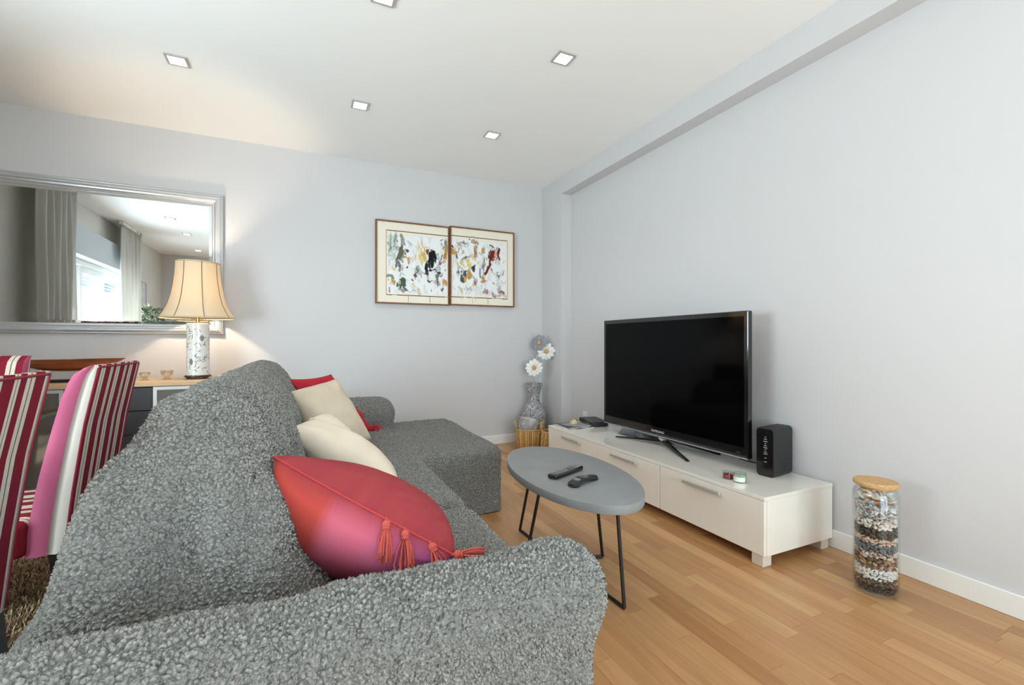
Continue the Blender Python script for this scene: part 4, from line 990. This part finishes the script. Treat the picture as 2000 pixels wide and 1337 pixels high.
shd = add('lamp_shade', glathe([(shade_r(z), z) for z in zs], 64, (lx, ly, 0)), SHADE, tl, smooth=True)
sm = shd.modifiers.new('thick', 'SOLIDIFY'); sm.thickness = .0015
RIB = mat('shade_rib', (126, 108, 88), .9)
for k in range(8):
    a = ca_ + math.radians(9 + 45 * k); add('shade_rib', gtube([(lx + (shade_r(z) + .001) * math.cos(a), ly + (shade_r(z) + .001) * math.sin(a), z) for z in zs], .0026, 6), RIB, shd, smooth=True)
for z, nm in ((1.232, 'lower_trim'), (1.645, 'upper_trim')):
    r = shade_r(z); add(nm, gtube([(lx + r * math.cos(6.2832 * k / 64), ly + r * math.sin(6.2832 * k / 64), z) for k in range(65)], .0045, 6), mat('shade_trim', (206, 188, 158), .9), shd, smooth=True)
sp_ = []
for k in range(3):
    a = ca_ + k * 2.094; sp_.append(gtube([(lx, ly, 1.60), (lx + .137 * math.cos(a), ly + .137 * math.sin(a), 1.64)], .002, 5))
add('shade_spider', join(*sp_, gtube([(lx, ly, 1.35), (lx, ly, 1.60)], .002, 5)), mat('brass', (190, 150, 90), .3, .9), tl)
ll = lamp('bulb_light', 'POINT', (0, 0, 0), 34.0, (1.0, 0.80, 0.58), shadow_soft_size=.035); ll.parent = tl; ll.location = (0.0, 0.0, 1.46 - SZ)

# long carved wooden boat bowl on a stand
bo = thing('wooden_boat_bowl', 'long dark carved wooden boat bowl on a black stand', 'bowl', (-1.44, 4.08, SZ))
BW = mat('burl_wood', (126, 66, 34), .22, coat=.4, var=.45, vscale=5, aniso=(1.5, 4, 14))
n, m = 40, 12; V = []; Fc = []
for i in range(n + 1):
    s = -1 + 2 * i / n; w = .075 * max(.02, (1 - abs(s) ** 2.2)) ** .7; dz = .082 * max(.02, 1 - abs(s) ** 2.6)
    for side in (0, 1):
        for k in range(m + 1):
            a = math.pi * k / m if side == 0 else math.pi * (m - k) / m; f = 1.0 if side == 0 else .86
            V.append((-1.44 + .303 * s, 4.08 - w * f * math.cos(a), .936 + .004 * s - dz * (1 if side == 0 else .8) * math.sin(a)))
c = 2 * (m + 1)
for i in range(n):
    for k in range(c):
        l = (k + 1) % c; Fc.append((i * c + k, i * c + l, (i + 1) * c + l, (i + 1) * c + k))
Fc.append(tuple(range(c))); Fc.append(tuple(n * c + k for k in range(c))[::-1])
add('bowl_hull', (np.array(V), Fc), BW, bo, smooth='auto')
add('stand_base', gbox((-1.66, 4.035, SZ), (-1.20, 4.125, SZ + .018), .003, 1), BLKM, bo)
for x in (-1.575, -1.305): add('stand_rod', gtube([(x, 4.08, SZ + .018), (x, 4.08, .87)], .005, 8), BLKM, bo, smooth='auto')
# glass tealight holders
CG = glass_mat('holder_glass', (246, 240, 232), 1.4)
def holder(x, y, s, label):
    t = thing('glass_candle_holder', label, 'candle holder', (x, y, SZ), 'glass candle holders on the sideboard')
    add('foot', gsolid([(.030 * s, .001), (.030 * s, .005), (.012 * s, .014)], 28, (x, y, SZ)), CG, t, smooth='auto')
    add('cup', join(glathe([(.012 * s, .014), (.020 * s, .026), (.034 * s, .040), (.036 * s, .062 * s)], 28, (x, y, SZ)), glathe([(.033 * s, .062 * s), (.031 * s, .042), (.0, .034)], 28, (x, y, SZ))), CG, t, smooth='auto')
    add('tealight', gsolid([(.018, .036), (.018, .048)], 20, (x, y, SZ)), mat('tealight_wax', (236, 230, 216), .5), t, smooth='auto')
holder(-1.02, 4.04, .92, 'low clear glass candle holder nearer the wooden boat bowl')
holder(-.895, 4.06, 1.08, 'flared clear glass candle holder nearer the table lamp')
nb = thing('tealight_pack', 'small flat white box lying beside the table lamp', 'box', (-.535, 4.04, SZ))
add('box_tray', gbox((-.575, 4.01, SZ), (-.495, 4.07, SZ + .012), .003, 1), WHITE, nb); add('box_lid', gbox((-.577, 4.008, SZ + .012), (-.493, 4.072, SZ + .022), .003, 1), WHITE, nb)

# ------------------------------------------------------------------ dining table, chairs, rug
TG = glass_mat('table_glass', (206, 222, 218), 1.2)
dt = thing('dining_table', 'glass topped dining table beside the striped chairs', 'dining table', (-1.42, 1.85, 0))
add('glass_top', gbox((-1.88, .98, .738), (-.965, 2.72, .750), .003, 1), TG, dt)
add('edge_band', join(gbox((-.967, .98, .7385), (-.9635, 2.72, .7495)), gbox((-1.88, 2.7185, .7385), (-.967, 2.7220, .7495))), mat('green_edge', (70, 92, 88), .2), dt)
STONE = mat('grey_stone', (128, 128, 122), .5, var=.2, vscale=8)
for y in (1.30, 2.38):
    add('pedestal', gbox((-1.62, y - .16, .026), (-1.22, y + .16, .722), .02, 2), STONE, dt); add('pedestal_foot', gbox((-1.70, y - .2, .012), (-1.14, y + .2, .026), .004, 1), STONE, dt)
    add('top_pad', gbox((-1.50, y - .1, .722), (-1.34, y + .1, .738)), STEEL, dt)
def stripe_mat():
    m = bpy.data.materials.new('striped_velvet'); m.use_nodes = True; nt = m.node_tree; N = nt.nodes; L = nt.links; b = N['Principled BSDF']
    b.inputs['Roughness'].default_value = .85; b.inputs['Specular IOR Level'].default_value = .2
    uv = N.new('ShaderNodeUVMap'); uv.uv_map = 'UVMap'; sx = N.new('ShaderNodeSeparateXYZ'); L.new(uv.outputs[0], sx.inputs[0])
    fr = N.new('ShaderNodeMath'); fr.operation = 'FRACT'; L.new(sx.outputs[0], fr.inputs[0])
    cr = N.new('ShaderNodeValToRGB'); cr.color_ramp.interpolation = 'CONSTANT'; L.new(fr.outputs[0], cr.inputs[0]); E_ = cr.color_ramp.elements
    R_, W_, D_ = (134, 30, 50), (222, 214, 200), (104, 20, 36)
    st = [(0, R_), (.20, W_), (.325, D_), (.355, W_), (.48, R_), (.82, W_), (.90, (62, 62, 70)), (.92, W_)]
    E_[0].position = 0; E_[0].color = lin(R_) + (1,); E_[1].position = st[1][0]; E_[1].color = lin(st[1][1]) + (1,)
    for p, c_ in st[2:]:
        e = E_.new(p); e.color = lin(c_) + (1,)
    nz = N.new('ShaderNodeTexNoise'); nz.inputs['Scale'].default_value = 25; hs = N.new('ShaderNodeHueSaturation'); mr = N.new('ShaderNodeMapRange'); mr.inputs['To Min'].default_value = .85; mr.inputs['To Max'].default_value = 1.15
    L.new(nz.outputs['Fac'], mr.inputs['Value']); L.new(mr.outputs[0], hs.inputs['Value']); L.new(cr.outputs[0], hs.inputs['Color']); L.new(hs.outputs[0], b.inputs['Base Color'])
    return m
STR = stripe_mat(); PIP = mat('crimson_piping', (140, 24, 50), .7); CLEG = mat('chair_leg_black', (26, 22, 22), .35)
def uvset(o, f):
    me = o.data; ul = me.uv_layers.new(name='UVMap')
    for p in me.polygons:
        for li in p.loop_indices:
            ul.data[li].uv = (f(me.vertices[me.loops[li].vertex_index].co, p.normal), 0)
HW = .20; PER = .135
def side_u(p, nrm):
    if abs(nrm.y) > .6: return .49 + .30 * max(0, min(1, 1)) if p[3] < .55 else .83
    return (p[1] + HW) / PER
chair = thing('dining_chair', 'striped crimson and cream dining chair in the foreground at the left edge', 'chair', (0, 0, 0), 'striped dining chairs')
prof_b = [(.205, .36), (.225, .55), (.252, .75), (.290, .945), (.262, .957), (.235, .950), (.205, .88), (.168, .72), (.140, .58), (.118, .44), (.112, .36)]
n = len(prof_b)
# upright back: two profile halves so that the side shows a band of magenta and a band of cream
def rear_x(z): return float(np.interp(z, [.36, .55, .75, .945], [.205, .225, .252, .290]))
def front_x(z): return float(np.interp(z, [.36, .44, .58, .72, .88, .95], [.112, .118, .140, .168, .205, .240]))
zz = list(np.linspace(.36, .90, 12)) + [.925, .945, .955]
V = []; Fc = []; ys = np.linspace(-HW, HW, 13)
def sec(z):
    xr_, xf_ = rear_x(z), front_x(z)
    if z > .925: k = (z - .925) / .03; xf_ += .035 * k ** 2; 
    return xf_, xr_
loops = []
for z in zz:
    xf_, xr_ = sec(z); loops.append([(xr_, y, z) for y in ys] + [(xf_, y, z) for y in ys[::-1]])
for lp in loops: V += lp
L_ = 2 * len(ys)
for j in range(len(zz) - 1):
    for k in range(L_):
        l = (k + 1) % L_; Fc.append((j * L_ + k, j * L_ + l, (j + 1) * L_ + l, (j + 1) * L_ + k))
ny_ = len(ys); b0 = (len(zz) - 1) * L_
for base, flip in ((0, True), (b0, False)):
    for k in range(ny_ - 1):
        q = (base + k, base + k + 1, base + L_ - 2 - k, base + L_ - 1 - k); Fc.append(q[::-1] if flip else q)
bk = add('backrest', (np.array(V), Fc), STR, chair, world=False)
uvset(bk, lambda p, nr: (p[1] + HW) / PER)
MAG = mat('magenta_velvet', (176, 88, 120), .85, spec=.15); CRV = mat('cream_velvet', (232, 226, 218), .85, spec=.15)
for s in (-1, 1):
    for f0, f1, mm, nm in ((.0, .58, MAG, 'side_panel'), (.58, 1.0, CRV, 'side_stripe')):
        Vs = []
        for z in zz:
            a, b = sec(z); Vs += [(a + (b - a) * f0, s * HW, z), (a + (b - a) * (f0 + f1) / 2, s * (HW + (.012 if f0 == 0 else .007)), z), (a + (b - a) * f1, s * (HW + (.0 if f1 == 1 else .009)), z)]
        Fs = []
        for j in range(len(zz) - 1):
            for k in range(2):
                q = (j * 3 + k, j * 3 + k + 1, j * 3 + k + 4, j * 3 + k + 3); Fs.append(q if s < 0 else q[::-1])
        add(nm, (np.array(Vs), Fs), mm, bk, world=False, smooth=True)
    add('piping', gtube([(rear_x(z), s * HW, z) for z in np.linspace(.365, .945, 14)], .0035, 6), PIP, bk, world=False, smooth=True)
add('piping', gtube([(.290, y, .947) for y in np.linspace(-HW, HW, 9)], .0035, 6), PIP, bk, world=False, smooth=True)
g = gbox((-.27, -HW - .02, .36), (.118, HW + .02, .475), .022, 3); st_ = add('seat', g, STR, chair, world=False, smooth='auto'); uvset(st_, lambda p, nr: (p[1] + HW + .02) / PER)
for x0, x1, y0 in ((.165, .205, 1), (.165, .205, -1), (-.245, -.205, 1), (-.245, -.205, -1)):
    yc = y0 * (HW - .022); lean = .035 if x0 > 0 else 0
    Vl = [(x0 + .006 + lean, yc - .014, 0), (x1 - .006 + lean, yc - .014, 0), (x1 - .006 + lean, yc + .014, 0), (x0 + .006 + lean, yc + .014, 0), (x0, yc - .02, .362), (x1, yc - .02, .362), (x1, yc + .02, .362), (x0, yc + .02, .362)]
    add('leg', (np.array(Vl), [(3, 2, 1, 0), (4, 5, 6, 7), (0, 1, 5, 4), (1, 2, 6, 5), (2, 3, 7, 6), (3, 0, 4, 7)]), CLEG, chair, world=False)
RUGZ = .022
c2 = copy_tree(chair); c2['label'] = 'striped crimson and cream dining chair standing between rug and sofa back'
c3 = copy_tree(chair); c3['label'] = 'striped dining chair at the far table end, partly behind foreground chair'
chair.location = (-.880, 1.36, RUGZ); c2.location = (-.893, 2.11, RUGZ); c3.location = (-1.575, 3.13, RUGZ); c3.rotation_euler = (0, 0, math.pi / 2)
# shaggy rug
rug = thing('shag_rug', 'brown long pile shaggy rug under the dining table', 'rug', (-1.25, 1.7, 0))
rx0, rx1, ry0, ry1 = -2.05, -.60, .35, 3.42
add('backing', gbox((rx0, ry0, 0), (rx1, ry1, .010), .003, 1), mat('rug_backing', (120, 96, 72), .95), rug)
npile = 42000; px = rng.uniform(rx0, rx1, npile); py = rng.uniform(ry0, ry1, npile)
px[:26000] = rng.uniform(-1.35, rx1, 26000); py[:26000] = rng.uniform(1.3, ry1, 26000)
an = rng.uniform(0, 6.283, npile); ln = rng.uniform(.018, .038, npile); ti = rng.uniform(.1, .9, npile); w = .0022
b0 = np.stack([px - w * np.sin(an), py + w * np.cos(an), np.full(npile, .009)], 1); b1 = np.stack([px + w * np.sin(an), py - w * np.cos(an), np.full(npile, .009)], 1)
tip = np.stack([px + ln * np.sin(ti) * np.cos(an), py + ln * np.sin(ti) * np.sin(an), .009 + ln * np.cos(ti)], 1)
mid = (b0 + b1) / 2 * .5 + tip * .5 + np.array((0, 0, .004)); ww = np.stack([-w * np.sin(an), w * np.cos(an), 0 * an], 1)
Vr = np.stack([b0, b1, mid - ww, mid + ww, tip], 1).reshape(-1, 3); k5 = np.arange(npile)[:, None] * 5
Fr = np.concatenate([k5 + np.array([[0, 1, 2, 3]]), np.full((npile, 0), 0)], 1).tolist(); Ft = (k5 + np.array([[3, 2, 4]])).tolist()
cr_ = rng.random(npile)[:, None]; Cr = np.repeat(CL((112, 86, 64))[None] * (1 - cr_) + CL((176, 148, 120))[None] * cr_, 5, 0)
add('pile', (Vr, [tuple(f) for f in Fr] + [tuple(f) for f in Ft]), mat('rug_pile', vcol=True, rough=.9, spec=.15), rug, col=Cr, kind='stuff')

# ------------------------------------------------------------------ seen only in the mirror: plant and picture at the window end
pt = thing('potted_plant', 'leafy green plant at window end, seen in mirror beside lamp shade', 'plant', (-2.19, -.30, 0))
add('pot', gsolid([(.13, 0), (.15, .02), (.18, .36), (.17, .37), (.16, .34)], 32, (-2.19, -.30, 0)), mat('pot_white', (220, 220, 216), .4), pt, smooth='auto')
add('trunk', gtube([(-2.19, -.30, .32), (-2.18, -.29, .7), (-2.20, -.31, 1.15), (-2.19, -.30, 1.4)], .018, 8), mat('bark', (96, 74, 52), .9), pt, smooth=True)
lr = random.Random(9); gs = [[], [], []]
for k in range(420):
    a = lr.random() * 6.283; ph = math.acos(lr.uniform(-1, 1)); r = .175 * lr.uniform(.7, 1.0)
    c = Vector((-2.19 + r * math.sin(ph) * math.cos(a), -.30 + r * math.sin(ph) * math.sin(a), 1.45 + r * .95 * math.cos(ph)))
    q = Euler((lr.uniform(0, 6.28), lr.uniform(-1, 1), lr.uniform(0, 6.28))).to_matrix().to_4x4(); l = lr.uniform(.03, .05)
    gs[k % 3].append(xf((np.array([(0, 0, 0), (l * .45, l * .5, .004), (l * .2, l * 1.1, 0), (0, l * 1.5, -.004), (-l * .2, l * 1.1, 0), (-l * .45, l * .5, .004)]), [(0, 1, 2, 3, 4, 5)]), Matrix.Translation(c) @ q))
for g_, c_ in zip(gs, ((52, 68, 44), (88, 102, 72), (176, 182, 156))):
    add('foliage', join(*g_), mat('leaf_%d' % c_[0], c_, .5), pt, kind='stuff')
pc = thing('framed_print', 'small pale framed print by the window, seen in mirror', 'picture', (XL + .02, -.72, 1.45))
add('frame', join(gbox((XL, -.90, 1.42), (XL + .02, -.88, 2.06)), gbox((XL, -.56, 1.42), (XL + .02, -.54, 2.06)), gbox((XL, -.88, 1.42), (XL + .02, -.56, 1.44)), gbox((XL, -.88, 2.04), (XL + .02, -.56, 2.06))), mat('print_frame', (180, 182, 184), .5), pc)
add('print', gbox((XL, -.88, 1.44), (XL + .010, -.56, 2.04)), mat('print_paper', (196, 200, 202), .7, var=.2, vscale=9), pc)
